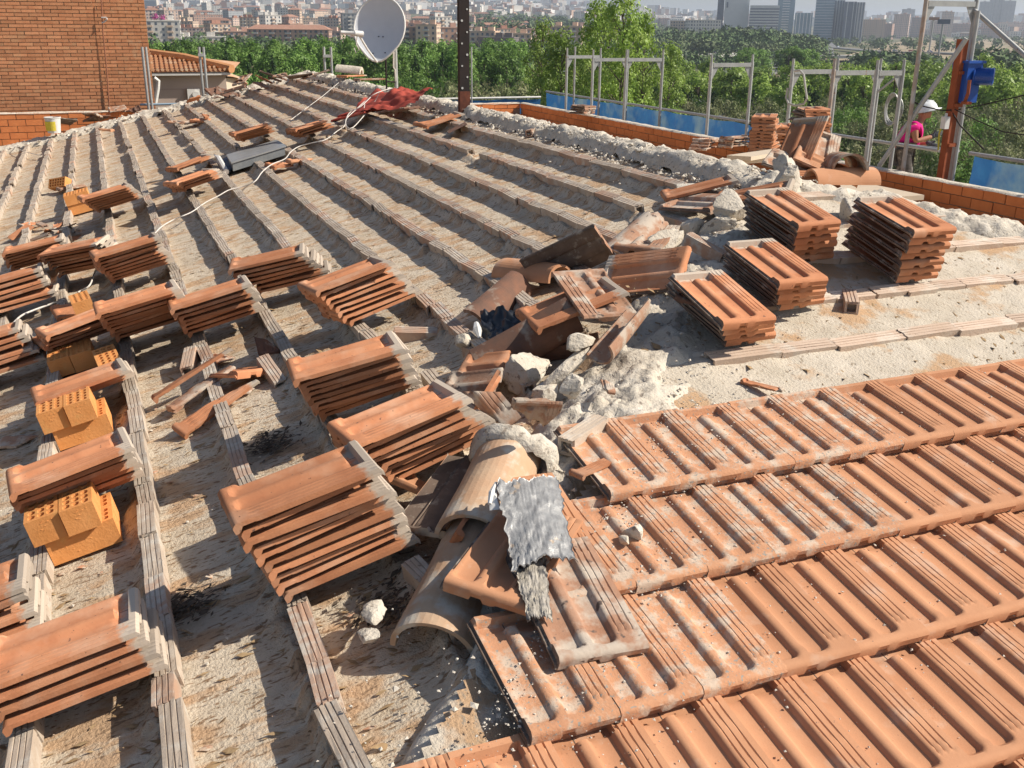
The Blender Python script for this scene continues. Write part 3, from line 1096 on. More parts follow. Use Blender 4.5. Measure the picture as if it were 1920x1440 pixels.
foil([onB(965, 1072, .13), onB(1077, 1050, .11), onB(1050, 893, .10), onB(925, 905, .16)], 'crinkled silver foil patch torn at its edges lying over the ridge tile', 2, drape=.03)
FOILG = mat('gritty_foil', (.42, .38, .32), (.22, .205, .19), 40, .6, .002, 200, metallic=.15, third=(.50, .45, .37), tmask=(.5, .62), tscale=16, fourth=(.05, .05, .055), fmask=(.6, .66), fscale=20)
foil([onB(990, 1165, .09), onB(1036, 1158, .09), onB(1025, 1045, .085), onB(960, 1060, .10)], 'narrow foil strip stuck with grit running down the hip below the patch', 5, FOILG, drape=.02)
p = onB(905, 930, .135)
mb = MB()
mb.tube([onB(930, 905, .15), onB(922, 925, .15), onB(918, 945, .14)], [.004, .010, .006], 6)
mb.add([tuple(onB(935, 903, .14)), tuple(onB(917, 925, .15)), tuple(onB(918, 957, .13)), tuple(onB(938, 955, .14)), tuple(onB(930, 930, .155))], [(0, 1, 4), (1, 2, 4), (2, 3, 4), (3, 0, 4)])
solo('foil_backing', mb, WHITE, 'torn white backing paper curling at the upper left edge of the foil', 'paper scrap')

# tiles and pieces lying about the hip ------------------------------------------------------------
TP = T_STACK


def lay(u, v, h, pl, yaw, pitch, roll, me, label, cat='roof tile', group='loose tiles on the broken hip', name='roof_tile', scale=1.0):
    p = (onA if pl == 'A' else onB)(u, v, h)
    M = Matrix.Translation(p) @ Matrix.Rotation(yaw, 4, 'Z') @ Matrix.Rotation(pitch, 4, 'X') @ Matrix.Rotation(roll, 4, 'Y') @ Matrix.Scale(scale, 4)
    o = link(name, me, None, M)
    return tag(o, label, cat, group)


D = math.radians
G1, G2 = 'loose tiles on the broken hip', 'broken tile pieces on the roof'


def put(a, ha, b, hb, pl, roll, me, label, cat='roof tile', group=None, name='roof_tile', scale=1.0):
    """a, b: photograph points of the butt end and of the head end of a tile, ha, hb: their heights above the slope"""
    f = onA if pl == 'A' else onB if pl == 'B' else onX
    p, q = f(a[0], a[1], ha), f(b[0], b[1], hb)
    return place(name, me, p, q - p, (0, 0, 1), label, cat, group or G1, D(roll), scale=scale)


put((1083, 512), .20, (1142, 590), .12, 'A', 0, T_OLD, 'ribbed tile with a grey lower edge lying across the hip heap')
for k in range(4):
    put((985 + k, 606), .02 + .036 * k, (1085 + 2 * k, 562 + k), .04 + .036 * k, 'A', 4, TP, ['lowest of four tiles under the ribbed tile on the hip', 'second lowest of four tiles under the ribbed tile on the hip', 'second from top of four tiles under the ribbed tile on the hip', 'top one of four tiles whose wavy end faces down-slope beside the black sheet'][k])
put((1285, 505), .10, (1150, 520), .06, 'A', -38, TP, 'long tile lying on its side between the heap and the nearest ribs-up stack')
put((1135, 452), .13, (1050, 492), .05, 'A', 58, T_OLD, 'tile standing on its long edge with a wavy broken end at the top')
put((1192, 470), .05, (1228, 432), .03, 'A', 0, T_OLD, 'pale cement-stained tile with its orange lower lip toward the viewer')
put((1243, 371), .03, (1362, 341), .05, 'A', 2, TP, 'single clean tile lying flat near the top of the left slope')
put((1362, 385), .05, (1268, 380), .02, 'A', -12, T_OLD, 'darker tile lying beside the single clean tile near the third stack')
put((1340, 378), .03, (1410, 365), .05, 'A', 10, TP, 'tile half under the third ribs-up stack')
put((1575, 350), 4.12, (1440, 348), 3.72, 'X', -30, TP, 'ribbed tile in half shadow lying across the apex heap')
put((1500, 372), 3.92, (1425, 352), 3.70, 'X', -8, TP, 'tile under the ribbed one at the foot of the apex heap')
put((1490, 288), 4.02, (1560, 318), 4.20, 'X', 14, T_LAID, 'tile sliding over the top of the apex heap with curved pans in the sun')
put((1482, 315), 4.00, (1500, 272), 4.12, 'X', -10, TP, 'tile propped steeply at the back of the apex heap')
put((1560, 335), 4.18, (1490, 312), 4.02, 'X', -14, T_OLD, 'tile buried in the middle of the apex heap')
put((1525, 330), 4.10, (1535, 278), 4.25, 'X', 20, T_OLD, 'pale tile standing on end behind the apex heap')
put((905, 1125), .06, (985, 1010), .05, 'B', 6, T_LAID, 'orange tile with a wavy edge lying under the foil strip')
put((1062, 1075), .03, (1010, 985), .03, 'B', 2, T_LAID, 'tile whose lower lip shows right of the foil patch')
put((1130, 1235), .06, (1068, 1115), .06, 'B', 2, T_OLD, 'pale smooth tile at the bottom right of the foil strip')
put((800, 1000), .04, (893, 872), .05, 'A', 178, T_OLD, 'pale tile lying face down between the hip and the stained stack')
put((835, 1055), .0, (925, 905), .02, 'A', -62, TP, 'tile on its side against the bedded ridge tile')

# ridge tiles off their bed
GR = 'loose ridge tiles'
RK = dict(cat='ridge tile', group=GR, name='ridge_tile')
put((950, 520), -.04, (1040, 528), -.02, 'A', 0, RTR, 'red half-round ridge tile lying beyond the black sheet', **RK)
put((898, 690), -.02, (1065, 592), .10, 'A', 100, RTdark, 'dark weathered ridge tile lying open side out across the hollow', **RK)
put((1148, 502), -.04, (1195, 455), .0, 'A', 0, RTD, 'ridge tile with its dark open mouth toward the viewer under the pale tile', **RK)
put((1118, 655), .05, (1175, 590), .12, 'B', 150, RTD, 'orange broken ridge tile lying hollow side up on the cream mortar', scale=.68, **RK)
put((1594, 322), 4.15, (1545, 308), 4.45, 'X', 0, RTD, 'arched ridge tile with its pale rim toward the parapet', scale=1.0, **RK)
put((1632, 345), 4.35, (1570, 345), 4.12, 'X', 0, RTR, 'ridge tile with a flared end pointing at the parapet', scale=1.0, **RK)
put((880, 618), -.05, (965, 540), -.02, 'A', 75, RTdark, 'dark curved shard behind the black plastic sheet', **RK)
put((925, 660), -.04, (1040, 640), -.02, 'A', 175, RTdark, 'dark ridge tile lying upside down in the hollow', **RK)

# pieces
HALF = fragment(T_OLD, [(0, .25, D(88))], 25)
STRIP = fragment(T_STACK, [(.05, .2, D(180))], 21)
STRIP2 = fragment(T_OLD, [(-.02, .2, D(0)), (0, .36, D(80))], 22)
frs = [fragment(T_OLD, [(.02, .30, D(100)), (.09, .2, D(10))], 1), fragment(T_STACK, [(0, .22, D(80))], 2), fragment(T_STACK, [(-.03, .2, D(0))], 3),
       fragment(T_OLD, [(0, .25, D(250)), (0, .12, D(-40))], 4), fragment(T_LAID, [(-.02, .2, D(0)), (0, .3, D(120))], 5), fragment(T_DARK, [(0, .18, D(60))], 6),
       fragment(T_STACK, [(0.03, .2, D(180)), (0.05, .3, D(80))], 7), fragment(T_OLD, [(0.02, .1, D(200)), (0, .25, D(60))], 8)]
P_ = lambda *a, **k: lay(*a[:-1], a[-1], cat='tile piece', group=G2, name='tile_piece', **k)
PK = dict(cat='tile piece', group=G2, name='tile_piece')
put((826, 742), .06, (960, 728), .10, 'A', 26, HALF, 'broken ribbed tile half with a jagged pale edge above the stained stack', **PK)
put((860, 700), .03, (960, 690), .05, 'A', 20, frs[1], 'second broken tile half lying behind the ribbed one', **PK)
put((985, 842), .02, (1003, 770), .22, 'B', 172, frs[3], 'pale shard standing upright just beyond the bedded ridge tile', scale=.62, **PK)
put((925, 825), .04, (880, 770), .13, 'A', -40, frs[7], 'whitish curved shard leaning between stack and hip', **PK)
P_(880, 800, .03, 'A', D(-60), D(40), D(-50), frs[1], 'grooved shard leaning on the corner of the stained stack')
put((712, 893), .05, (815, 950), .0, 'A', -15, frs[4], 'orange tile corner poking out between the two nearest stacks', **PK)
put((312, 797), -.02, (458, 692), .05, 'A', 18, STRIP, 'long broken tile strip lying across a batten with a round nib', **PK)
put((284, 748), -.03, (385, 682), .04, 'A', -12, STRIP, 'orange grooved strip with brown grooves left of the batten', **PK)
put((300, 765), -.04, (395, 700), .0, 'A', 170, STRIP2, 'grey underside of a tile strip between two orange strips', **PK)
put((483, 700), -.01, (410, 700), -.03, 'A', 10, frs[1], 'curled tile end lying up-slope of the broken strips', **PK)
P_(440, 735, -.05, 'A', D(-70), D(0), D(5), frs[7], 'small orange chunk on the screed right of the broken strips', scale=.45)
P_(505, 665, -.02, 'A', D(10), D(60), D(10), frs[5], 'dark red shard standing on a batten', scale=.45)
P_(110, 357, -.03, 'A', D(-75), D(4), D(0), frs[0], 'pale broken tile lying over the three propping bricks')
P_(15, 810, -.04, 'A', D(-120), D(6), D(20), frs[7], 'broken tile corner at the left edge between two stacks')
P_(30, 800, -.04, 'A', D(30), D(3), D(100), frs[3], 'curved shard at the left edge in the shade')
P_(100, 590, .02, 'A', D(-80), D(5), D(5), frs[1], 'broken tile under the lone upright brick')
P_(375, 695, -.03, 'A', D(-40), D(2), D(4), frs[3], 'pale thin shard on the screed above the strips', scale=.5)
P_(788, 235, .02, 'A', D(-68), D(4), D(2), T_STACK, 'whole tile lying alone below the steel post')
P_(505, 313, .0, 'A', D(-76), D(2), D(4), frs[1], 'tile piece in front of the grey metal box')
P_(545, 306, .0, 'A', D(-76), D(2), D(4), frs[4], 'second tile piece in front of the grey metal box')
P_(1290, 570, .12, 'B', D(-70), D(10), D(10), frs[5], 'dark shard under the shadow of the nearest ribs-up stack', scale=.6)
P_(1125, 735, .04, 'B', D(-20), D(10), D(10), frs[7], 'small clay corner on the cream mortar', scale=.45)
P_(1060, 885, .03, 'B', D(-70), D(3), D(0), frs[6], 'clay strip pointing at the dusty end tile', scale=.6)
P_(1165, 1035, .03, 'B', D(30), D(10), D(0), frs[2], 'dark triangular clay piece by the end tile', scale=.3)
for k, (u, v) in enumerate([(345, 232), (370, 228), (400, 222), (358, 236), (215, 245)]):
    P_(u, v, .0, 'A', D(-60 + 30 * k), D(4), D(3), frs[k], ['flat brown', 'small red', 'pointed red', 'dark thin', 'pale flat'][k] + ' shard high on the slope near the far edge')

# clay brick pieces knocked off the battens
bk = [m_ for L, mb_, m_ in MA1 if L > .2][0]
bk2 = [m_ for L, mb_, m_ in MA2 if L > .2][0]
GB = 'clay batten bricks knocked loose'
for k, (u, v, h, yaw, pitch, mm, lab) in enumerate([
    (352, 668, .0, -12, 12, bk2, 'pale clay batten brick tilted up at the top of the broken strips'),
    (508, 690, -.01, 14, 20, bk2, 'pale clay brick end leaning by the dark red shard'),
    (780, 618, -.03, 70, 2, bk2, 'loose clay brick lying across the strip beside the missing batten'),
    (815, 712, -.01, 2, 6, bk, 'grooved clay brick standing out of line above the stained stack'),
    (800, 1080, .0, 12, 3, bk, 'broken grooved clay brick at the corner of the largest stack'),
    (806, 1125, -.03, 5, 3, bk2, 'narrow clay splinter below the corner of the largest stack'),
    (900, 655, -.02, 15, 0, bk2, 'flat clay brick in the shadow under the black sheet'),
    (1000, 240, -.02, -50, 5, bk2, 'loose clay brick lying against the ridge rubble'),
    (1095, 800, .05, -60, 5, bk, 'square clay brick end on the hip by the cream mortar'),
    (1325, 455, .08, 30, 20, bk2, 'hollow clay brick end showing its square hole among the rubble'),
    (1595, 553, .02, -35, 2, bk2, 'clay brick lying askew at the gap in the second batten'),
    (1380, 720, -.01, -150, 0, frs[2], 'small red grooved shard on the bare screed above the laid tiles'),
    (200, 430, -.01, 20, 4, bk2, 'orange brick splinter against the batten above the row of three stacks'),
    (207, 445, .0, -30, 10, bk2, 'pale splinter crossing the orange one'),
]):
    p = (onA if u < 1090 or k in (9,) else onB)(u, v, h)
    M = Matrix.Translation(p) @ Matrix.Rotation(D(yaw), 4, 'Z') @ Matrix.Rotation(D(pitch), 4, 'X') @ Matrix.Rotation(-SA if u < 1090 else 0, 4, 'Y')
    if k in (5, 12, 13, 11): M = M @ Matrix.Diagonal((.5, .6 if k != 11 else .4, .5, 1))
    tag(link('clay_brick', mm, None, M), lab, 'clay brick', GB)
# small heap of shards on the left
for k in range(16):
    p = onA(70 + (k % 6) * 14 + rnd.uniform(-6, 6), 418 + (k // 6) * 13 + rnd.uniform(-4, 4), -.03 + .02 * rnd.random())
    M = Matrix.Translation(p) @ Euler((rnd.uniform(-.4, .4), rnd.uniform(-.4, .4), rnd.uniform(0, 6))).to_matrix().to_4x4() @ Matrix.Diagonal((.9, rnd.uniform(.5, .9), .35, 1))
    tag(link('clay_shard', rnd.choice((bk, bk2, frs[2], frs[6])), None, M), 'clay shard in the small heap on two battens above the row of three stacks', 'clay shard', 'heap of clay shards')

# black plastic sheet in the hollow
n1 = 30
U, V = np.meshgrid(np.linspace(0, 1, n1), np.linspace(0, 1, n1), indexing='ij')
c = [np.array(onA(905, 640, -.02)), np.array(onA(1000, 640, .0)), np.array(onA(975, 575, .08)), np.array(onA(900, 590, .03))]
P = (1 - V)[..., None] * ((1 - U)[..., None] * c[0] + U[..., None] * c[1]) + V[..., None] * ((1 - U)[..., None] * c[3] + U[..., None] * c[2])
P[..., 2] += .05 * fbm(U * 3.3, V * 3.3) + .02 * np.abs(vnoise(U * 9, V * 5)) - .03 * U
m = MB()
m.grid(P)
solo('plastic_sheet', m, BLACK, 'crumpled black plastic sheet in the hollow under the broken hip tiles', 'plastic sheet', smooth='full')
m = MB()
a, b = onA(893, 607, .03), onA(899, 634, .0)
m.tube([a, (a + b) / 2 + Vector((-.01, -.02, .01)), b], [.012, .022, .006], 7)
solo('plastic_scrap', m, WHITE, 'white folded edge of the black plastic sheet', 'plastic scrap', smooth=True)

# ------------------------------------------------------------------ gravel, straw and chips: nobody could count them
def scatter(name, m_, n, fn, smin, smax, flat, seed, label, stretch=1.0, yawbias=None):
    r = random.Random(seed)
    mb = MB()
    for _ in range(n):
        q = fn(r)
        if q is None: continue
        s = smin + (smax - smin) * r.random() ** 3
        yaw = r.uniform(0, 6.28) if yawbias is None else yawbias + r.gauss(0, .35)
        R = Euler((r.uniform(-.4, .4), r.uniform(-.4, .4), yaw)).to_matrix()
        pts = [Vector((r.uniform(.5, 1) * a * stretch, r.uniform(.5, 1) * b, r.uniform(.5, 1) * c * flat)) * s for a, b, c in ((1, 0, 0), (-1, 0, 0), (0, 1, 0), (0, -1, 0), (0, 0, 1), (0, 0, -1))]
        mb.add([R @ p_ + q for p_ in pts], [(0, 2, 4), (2, 1, 4), (1, 3, 4), (3, 0, 4), (2, 0, 5), (1, 2, 5), (3, 1, 5), (0, 3, 5)])
    o = struct(name, mb, m_)
    o['kind'] = 'stuff'
    o['label'] = label
    return o


def ptA(x0, x1, y0, y1, h=-.072, pw=2.0):
    def f(r):
        x, y = r.uniform(x0, x1), y0 + (y1 - y0) * r.random() ** pw
        if x > hipx(y) + .1 and y < AY: return None
        return Vector((x, y, zA(x) + h))
    return f


def hipP(r):
    y = r.uniform(.8, 4.9)
    o = r.gauss(0, .16)
    x, y = hipx(y) + .1 + o, y - o * .5
    return Vector((x, y, surf(x, y) + .05 + .03 * r.random()))


def hipB(r):
    y = r.uniform(.9, 4.7)
    o = abs(r.gauss(0, .3))
    x = hipx(y) + .15 + o
    return Vector((x, y, zB(y) + (.058 if y < 2.8 else -.012)))


def ridgeP(r):
    y = AY + (17.8 - AY) * r.random() ** 1.6
    x = RX + r.gauss(-.12, .16)
    return Vector((x, y, surf(x, y) + (.07 if abs(x - RX) < .13 else .01)))


def tilesB(r):
    y = r.uniform(1.1, 2.8)
    x = hipx(y) + .15 + r.random() ** 2.2 * 3.4
    return Vector((x, y, zB(y) + .052 - .02 * ((y - BY[6]) / .3659 % 1)))


CHIP = mat('clay_chips', (.44, .22, .13), (.33, .2, .13), 20, .95, vary=0, world_co=True, third=(.5, .42, .33), tmask=(.45, .6), tscale=40)
GRIT = mat('mortar_grit', (.62, .56, .47), (.48, .43, .36), 40, .97, world_co=True)
STRAW = mat('dry_straw', (.38, .27, .15), (.27, .17, .09), 40, .95, world_co=True)
scatter('mortar_grit', GRIT, 1300, hipP, .003, .017, .7, 1, 'pale mortar crumbs along the hip')
scatter('mortar_grit', GRIT, 1500, hipB, .0012, .008, .6, 2, 'pale crumbs spilled beside the hip')
scatter('mortar_grit', GRIT, 2600, ridgeP, .005, .03, .7, 3, 'mortar rubble along the ridge')
scatter('mortar_grit', GRIT, 4200, tilesB, .001, .0075, .6, 4, 'grit lying on the laid tiles')
scatter('mortar_grit', GRIT, 2600, ptA(-2.5, 3.6, 1.4, 19), .002, .012, .5, 5, 'crumbs of mortar on the screed')
scatter('clay_chips', CHIP, 2600, ptA(-2.5, 3.6, 1.4, 19), .003, .017, .25, 6, 'flakes of broken clay on the screed', 1.6, 0.0)
scatter('clay_chips', CHIP, 90, lambda r: Vector((lambda x, y: (x, y, zB(y) - .023))(r.uniform(1.9, 4.8), r.uniform(2.9, 4.0))), .001, .006, .2, 7, 'flakes of broken clay on the near slope', 1.8, 1.9)
scatter('dry_straw', STRAW, 14000, ptA(-2.5, 3.6, 1.4, 19, -.072), .003, .014, .10, 8, 'dry pine needles and straw on the screed', 3.0, 0.0)
scatter('dry_straw', STRAW, 500, lambda r: Vector((lambda x, y: (x, y, zB(y) - .024))(r.uniform(1.9, 5.0), r.uniform(2.9, 3.9))), .004, .018, .12, 9, 'dry needles on the near slope', 3.0, 1.3)


def farrub(r):
    x = r.uniform(-3.5, RX)
    y = YEND - .4 + r.gauss(0, .2)
    return Vector((x, y, surf(x, y) + .06))


scatter('mortar_grit', GRIT, 700, farrub, .015, .07, .7, 12, 'rubble at the far edge of the roof')


def patch_at(u, v, rx, ry):
    c = onA(u, v, -.07)
    return lambda r: Vector((lambda x, y: (x, y, zA(x) - .068 + .02 * r.random()))(c.x + r.gauss(0, rx), c.y + r.gauss(0, ry)))


NEED = mat('dark_needles', (.075, .055, .04), (.13, .10, .07), 40, .95, world_co=True)
for k, (u, v, a, b) in enumerate([(505, 835, .05, .06), (345, 1140, .05, .05), (720, 1145, .06, .06)]):
    scatter('pine_needles', NEED, 300, patch_at(u, v, a, b), .004, .012, .12, 40 + k, 'dark clump of pine needles on the screed', 3.0, .6)
# ------------------------------------------------------------------ parapet of large bricks
PX, PZ, PYF = 8.0, -1.47, 19.4
JM = mat('parapet_joint', (.34, .24, .18), (.28, .19, .14), 30, .97)
par = thing('parapet_wall', (PX, 10, -2.2), 'low parapet wall of large orange bricks with a mortar-smeared top, along the far eave and the far end', 'parapet')
core = MB()
core.box((PX + .06, (PYF - 4) / 2 + 0, -1.95), (.10, PYF + 4 - .02, .93))
core.box(((-4 + PX) / 2, PYF + .07, -1.95), (PX + 4, .10, .93))
part('joint_core', core, JM, par)
cap = MB()
nseg = 400
yy = np.linspace(-4, PYF - .02, nseg)
prof = np.linspace(-.015, .135, 7)
G = np.zeros((nseg, 7, 3))
for i, y in enumerate(yy):
    for j, x in enumerate(prof):
        G[i, j] = (PX + x, y, PZ + .004 + .007 * float(vnoise(y * 7, x * 30)) + (-.02 if j in (0, 6) else 0))
cap.grid(G, flip=True)
G = np.zeros((nseg, 7, 3))
for i, x in enumerate(np.linspace(-4, PX, nseg)):
    for j, y in enumerate(prof):
        G[i, j] = (x, PYF + y, PZ + .0 + .007 * float(vnoise(x * 7, y * 30 + 9)) + (-.02 if j in (0, 6) else 0))
cap.grid(G)
part('mortar_top', cap, MORTAR, par, smooth='full')
pb = MB()
pb.box((0, 0, 0), (.012, .262, .098))
PB = pb.mesh('brick', ORANGE_WALL)
pbs = []
for row in range(5):
    z = PZ - .058 - row * .107
    for k in range(90):
        y = PYF - .135 - k * .272 - (.136 if row % 2 else 0)
        if y < 3.2: continue
        pbs.append((Vector((PX, y, z)), 0))
    for k in range(44):
        x = PX - .15 - k * .272 - (.136 if row % 2 else 0)
        pbs.append((Vector((x, PYF, z)), 1))
pbs.sort(key=lambda t: t[0].length)
rest = MB()
for i, (p, side) in enumerate(pbs):
    M = Matrix.Translation(p - par.location + Vector((rnd.uniform(-.003, .002), rnd.uniform(-.003, .003), rnd.uniform(-.002, .002)))) @ Matrix.Rotation(rnd.gauss(0, .006), 4, 'X' if not side else 'Y')
    if side: M = M @ Matrix.Rotation(math.pi / 2, 4, 'Z')
    if i < 296:
        link('brick', PB, par, M)
    else:
        rest.add([M @ Vector(q) + par.location for q in pb.v], pb.f)
part('bricks', rest, ORANGE_WALL, par, kind='stuff')

# the building's outer walls below the eaves
BW = mat('render_wall', (.50, .40, .30), (.45, .36, .27), 3, .9, .002, 40)
m = MB()
m.box((PX + .06, 6.5, (GZ - 2.4) / 2), (.10, PYF + 7 - 1, abs(GZ) - 2.4))
m.box((2, PYF + .07, (GZ - 2.4) / 2), (12, .10, abs(GZ) - 2.4))
m.box((-4.3, 6.5, (GZ - 2.9) / 2), (.10, PYF + 7 - 1, abs(GZ) - 2.9))
solo('apartment_block_wall', m, BW, 'outer walls of the block under the roof being stripped', 'building')

# ------------------------------------------------------------------ tall brick wall of the next building
nb_y = PYF + 1.15
wl = thing('brick_gable', (-4, nb_y, -2), 'tall blank wall of thin reddish bricks with a vertical cable, at the far left corner', 'brick wall')
xr, xj = 1.06, .175
BR1 = mat('facing_brick', (.56, .26, .13), (.46, .19, .09), 5, .9, .002, 90, vary=.16, third=(.50, .27, .14), tmask=(.55, .7), tscale=3)
JT = mat('facing_joint', (.43, .30, .19), (.36, .24, .15), 12, .97, .001, 90)
m = MB()
m.box(((xj - 14) / 2, nb_y + 3.0, -6), (14 + xj, 5.9, 22))
m.box(((xr + xj) / 2 + .0, nb_y + 3.06, -6), (xr - xj - .002, 5.98, 22))
part('wall_body', m, JT, wl)
fb = MB()
fb.box((0, 0, 0), (.226, .014, .049))
FB = fb.mesh('brick', BR1)
lst = []
z = -2.05
row = 0
while z < 4.5:
    for (xe, xs, y) in ((xr, xj + .004, nb_y + .062), (xj, -7, nb_y + .042)):
        x = xe
        first = row % 2 == 1
        while x > xs + .03:
            L_ = .108 if first else .226
            L_ = min(L_, x - xs)
            first = False
            lst.append((Vector((x - L_ / 2, y, z)), L_ / .226))
            x -= L_ + .010
    z += .0615
    row += 1
lst.sort(key=lambda t: (t[0] - Vector((-.5, nb_y, -.5))).length)
rest = MB()
for i, (p, w) in enumerate(lst):
    d = Vector((rnd.uniform(-.004, .004), rnd.uniform(-.004, .003), rnd.uniform(-.002, .002)))
    M = Matrix.Translation(p - wl.location + d) @ Matrix.Diagonal((w, 1, 1, 1))
    if i < 296:
        link('brick', FB, wl, M)
    else:
        rest.add([M @ Vector(q) + wl.location for q in fb.v], fb.f)
BR2 = mat('facing_brick_far', (.57, .265, .13), (.44, .18, .085), 9, .9, .002, 90, third=(.52, .29, .16), tmask=(.55, .7), tscale=6, world_co=True)
part('bricks', rest, BR2, wl, kind='stuff')
m = MB()
m.tube([onY(190, 0, nb_y - .01), onY(193, 60, nb_y - .01), onY(199, 120, nb_y - .01), onY(205, 200, nb_y - .01)], .012, 6)
part('cable', m, mat('brown_cable', (.28, .12, .07)), wl, True)
m = MB()
m.tube([onY(190, 33, nb_y - .02), onY(200, 33, nb_y - .06), onY(201, 36, nb_y - .08), onY(196, 41, nb_y - .04), onY(191, 43, nb_y - .02)], .012, 6)
part('cable_end', m, WHITE, wl, True)

# bucket
bp = onY(102, 249, 18.7)
m = MB()
prof = [(.10, 0), (.125, .24), (.132, .24), (.132, .255), (.12, .255), (.095, .01)]
n = 20
for i, (r_, z) in enumerate(prof):
    for k in range(n):
        a = 2 * math.pi * k / n
        m.v.append((bp.x + r_ * math.cos(a), bp.y + r_ * math.sin(a), bp.z + z))
m.f = [(i * n + k, i * n + (k + 1) % n, (i + 1) * n + (k + 1) % n, (i + 1) * n + k) for i in range(len(prof) - 1) for k in range(n)] + [tuple(range(n))[::-1]]
bk_ = thing('paint_bucket', bp, 'white plastic bucket with a yellow label standing at the foot of the brick wall', 'bucket')
part('body', m, WHITE, bk_, True)
m = MB()
ang = [math.pi * (1.1 + .5 * k / 8) for k in range(9)]
vs = [(bp.x + .123 * math.cos(a), bp.y + .123 * math.sin(a), bp.z + .04) for a in ang] + [(bp.x + .131 * math.cos(a), bp.y + .131 * math.sin(a), bp.z + .19) for a in ang]
m.add(vs, [(k, k + 1, 10 + k, 9 + k) for k in range(8)])
part('label', m, mat('yellow_label', (.75, .62, .08), (.65, .5, .06), 40), bk_)

# ------------------------------------------------------------------ broken tiles along the far edge
GF = 'broken tiles along the far edge of the roof'
far = [(140, 238), (165, 232), (190, 226), (375, 193), (390, 182), (405, 178), (418, 170), (432, 176), (448, 166), (462, 170), (480, 164), (500, 160), (515, 158), (530, 156), (548, 156), (415, 188), (590, 150), (612, 143), (205, 213), (232, 212), (250, 208)]
Lf = ['flat pale shard beside the bucket', 'thin brown shard next to the one by the bucket', 'dark broken tile at the foot of the brick wall', 'upturned dark tile at the foot of the pair of tubes',
      'curved dark tile right of the pair of tubes', 'brown tile leaning on the curved dark one', 'long dark tile poking over the far edge', 'reddish tile under the long dark one', 'wavy tile on the skyline below the neighbour house',
      'short red tile piece on the far edge', 'red tile corner standing up against the trees', 'flat tile left of the standing red corner', 'thin pale tile on the skyline of the far edge', 'curled tile piece right of the thin pale one',
      'last small tile piece before the rising edge', 'orange tile lying flat right of the upturned dark one', 'dark tile below the double scaffold tube', 'tile bedded under the rounded lump on the corner',
      'rounded clay piece on the parapet near the gable', 'broken clay piece beside the rounded one', 'pale clay piece on the far parapet']
for k, (u, v) in enumerate(far):
    p = onA(u, v + 3, .02)
    p.y = min(p.y, YEND - .1)
    p.z = zA(min(p.x, RX)) + .08 if k < 18 else PZ + .01
    if k >= 18: p = onY(u, v, PYF)
    me = [T_OLD, T_DARK, frs[0], frs[1], frs[5], T_DARK, frs[3], frs[7]][k % 8]
    M = Matrix.Translation(p + Vector((0, 0, .04))) @ Euler((rnd.uniform(-.35, .35), rnd.uniform(-.5, .5), rnd.uniform(0, 6))).to_matrix().to_4x4()
    tag(link('tile_piece', me, None, M), Lf[k], 'tile piece', GF)
mb = curved_tile(.4, .11, .11, th=.05, arc=math.pi)
place('ridge_tile', mb.mesh('ridge_tile', MORTAR), onA(632, 134, .12) + Vector((0, 0, 0)), (1, -.6, -.1), (0, 0, 1), 'mortar-crusted ridge tile on the highest corner against the trees', 'ridge tile', 'loose ridge tiles')
tag(link('roof_tile', T_STACK, None, Matrix.Translation(onA(640, 144, .06)) @ Matrix.Rotation(D(-60), 4, 'Z')), 'orange tile under the mortar-crusted ridge tile on the highest corner', 'roof tile', 'loose tiles on the broken hip')
tag(link('roof_tile', T_OLD, None, Matrix.Translation(onA(668, 150, .04)) @ Matrix.Rotation(D(-80), 4, 'Z')), 'pale tile right of the highest corner', 'roof tile', 'loose tiles on the broken hip')

# ------------------------------------------------------------------ red membrane and dish
dp = Vector((RX + .05, 13.35, zA(RX) - .05))
n1 = 40
cs4 = [np.array(onA(642, 222, .05)), np.array(onA(778, 195, .10)), np.array(onA(812, 170, .16)), np.array(onA(700, 172, .15))]
U, V = np.meshgrid(np.linspace(0, 1, n1), np.linspace(0, 1, n1), indexing='ij')
P = (1 - V)[..., None] * ((1 - U)[..., None] * cs4[0] + U[..., None] * cs4[1]) + V[..., None] * ((1 - U)[..., None] * cs4[3] + U[..., None] * cs4[2])
P[..., 2] += .08 * np.exp(-((U - .55) ** 2 / .06 + (V - .55) ** 2 / .12)) + .07 * fbm(U * 4, V * 3) + .02 * vnoise(U * 14, V * 10) + .05 * np.exp(-((U - .95) ** 2 / .01 + (V - .8) ** 2 / .05))
m = MB()
m.grid(P)
solo('red_membrane', m, RED, 'red painted waterproof sheet draped over the ridge round the dish pole', 'waterproof sheet', smooth='full')
for k, (a, b, lab) in enumerate([((628, 226), (700, 208), 'red painted tile lying left of the red membrane, nearest the cables'), ((640, 218), (712, 200), 'second red painted tile beside the cables'), ((700, 208), (772, 197), 'red painted tile under the front edge of the red membrane'), ((725, 212), (775, 203), 'dark orange tile under the red painted one')]):
    put(a, .04, b, .07, 'A', 3, T_RED if k < 3 else T_DARK, lab, group='red painted tiles by the membrane')
put((792, 238), .01, (862, 214), .03, 'A', 2, TP, 'whole orange tile lying alone at the foot of the steel post')
m = MB()
m.hexa([onA(838, 246, -.03), onA(872, 228, -.03), onA(876, 233, -.03), onA(842, 250, -.03)], [onA(838, 246, .01), onA(872, 228, .03), onA(876, 233, .03), onA(842, 250, .01)])
solo('wood_strip', m, TERRA_DARK, 'dark narrow strip lying behind the lone tile at the steel post', 'strip')

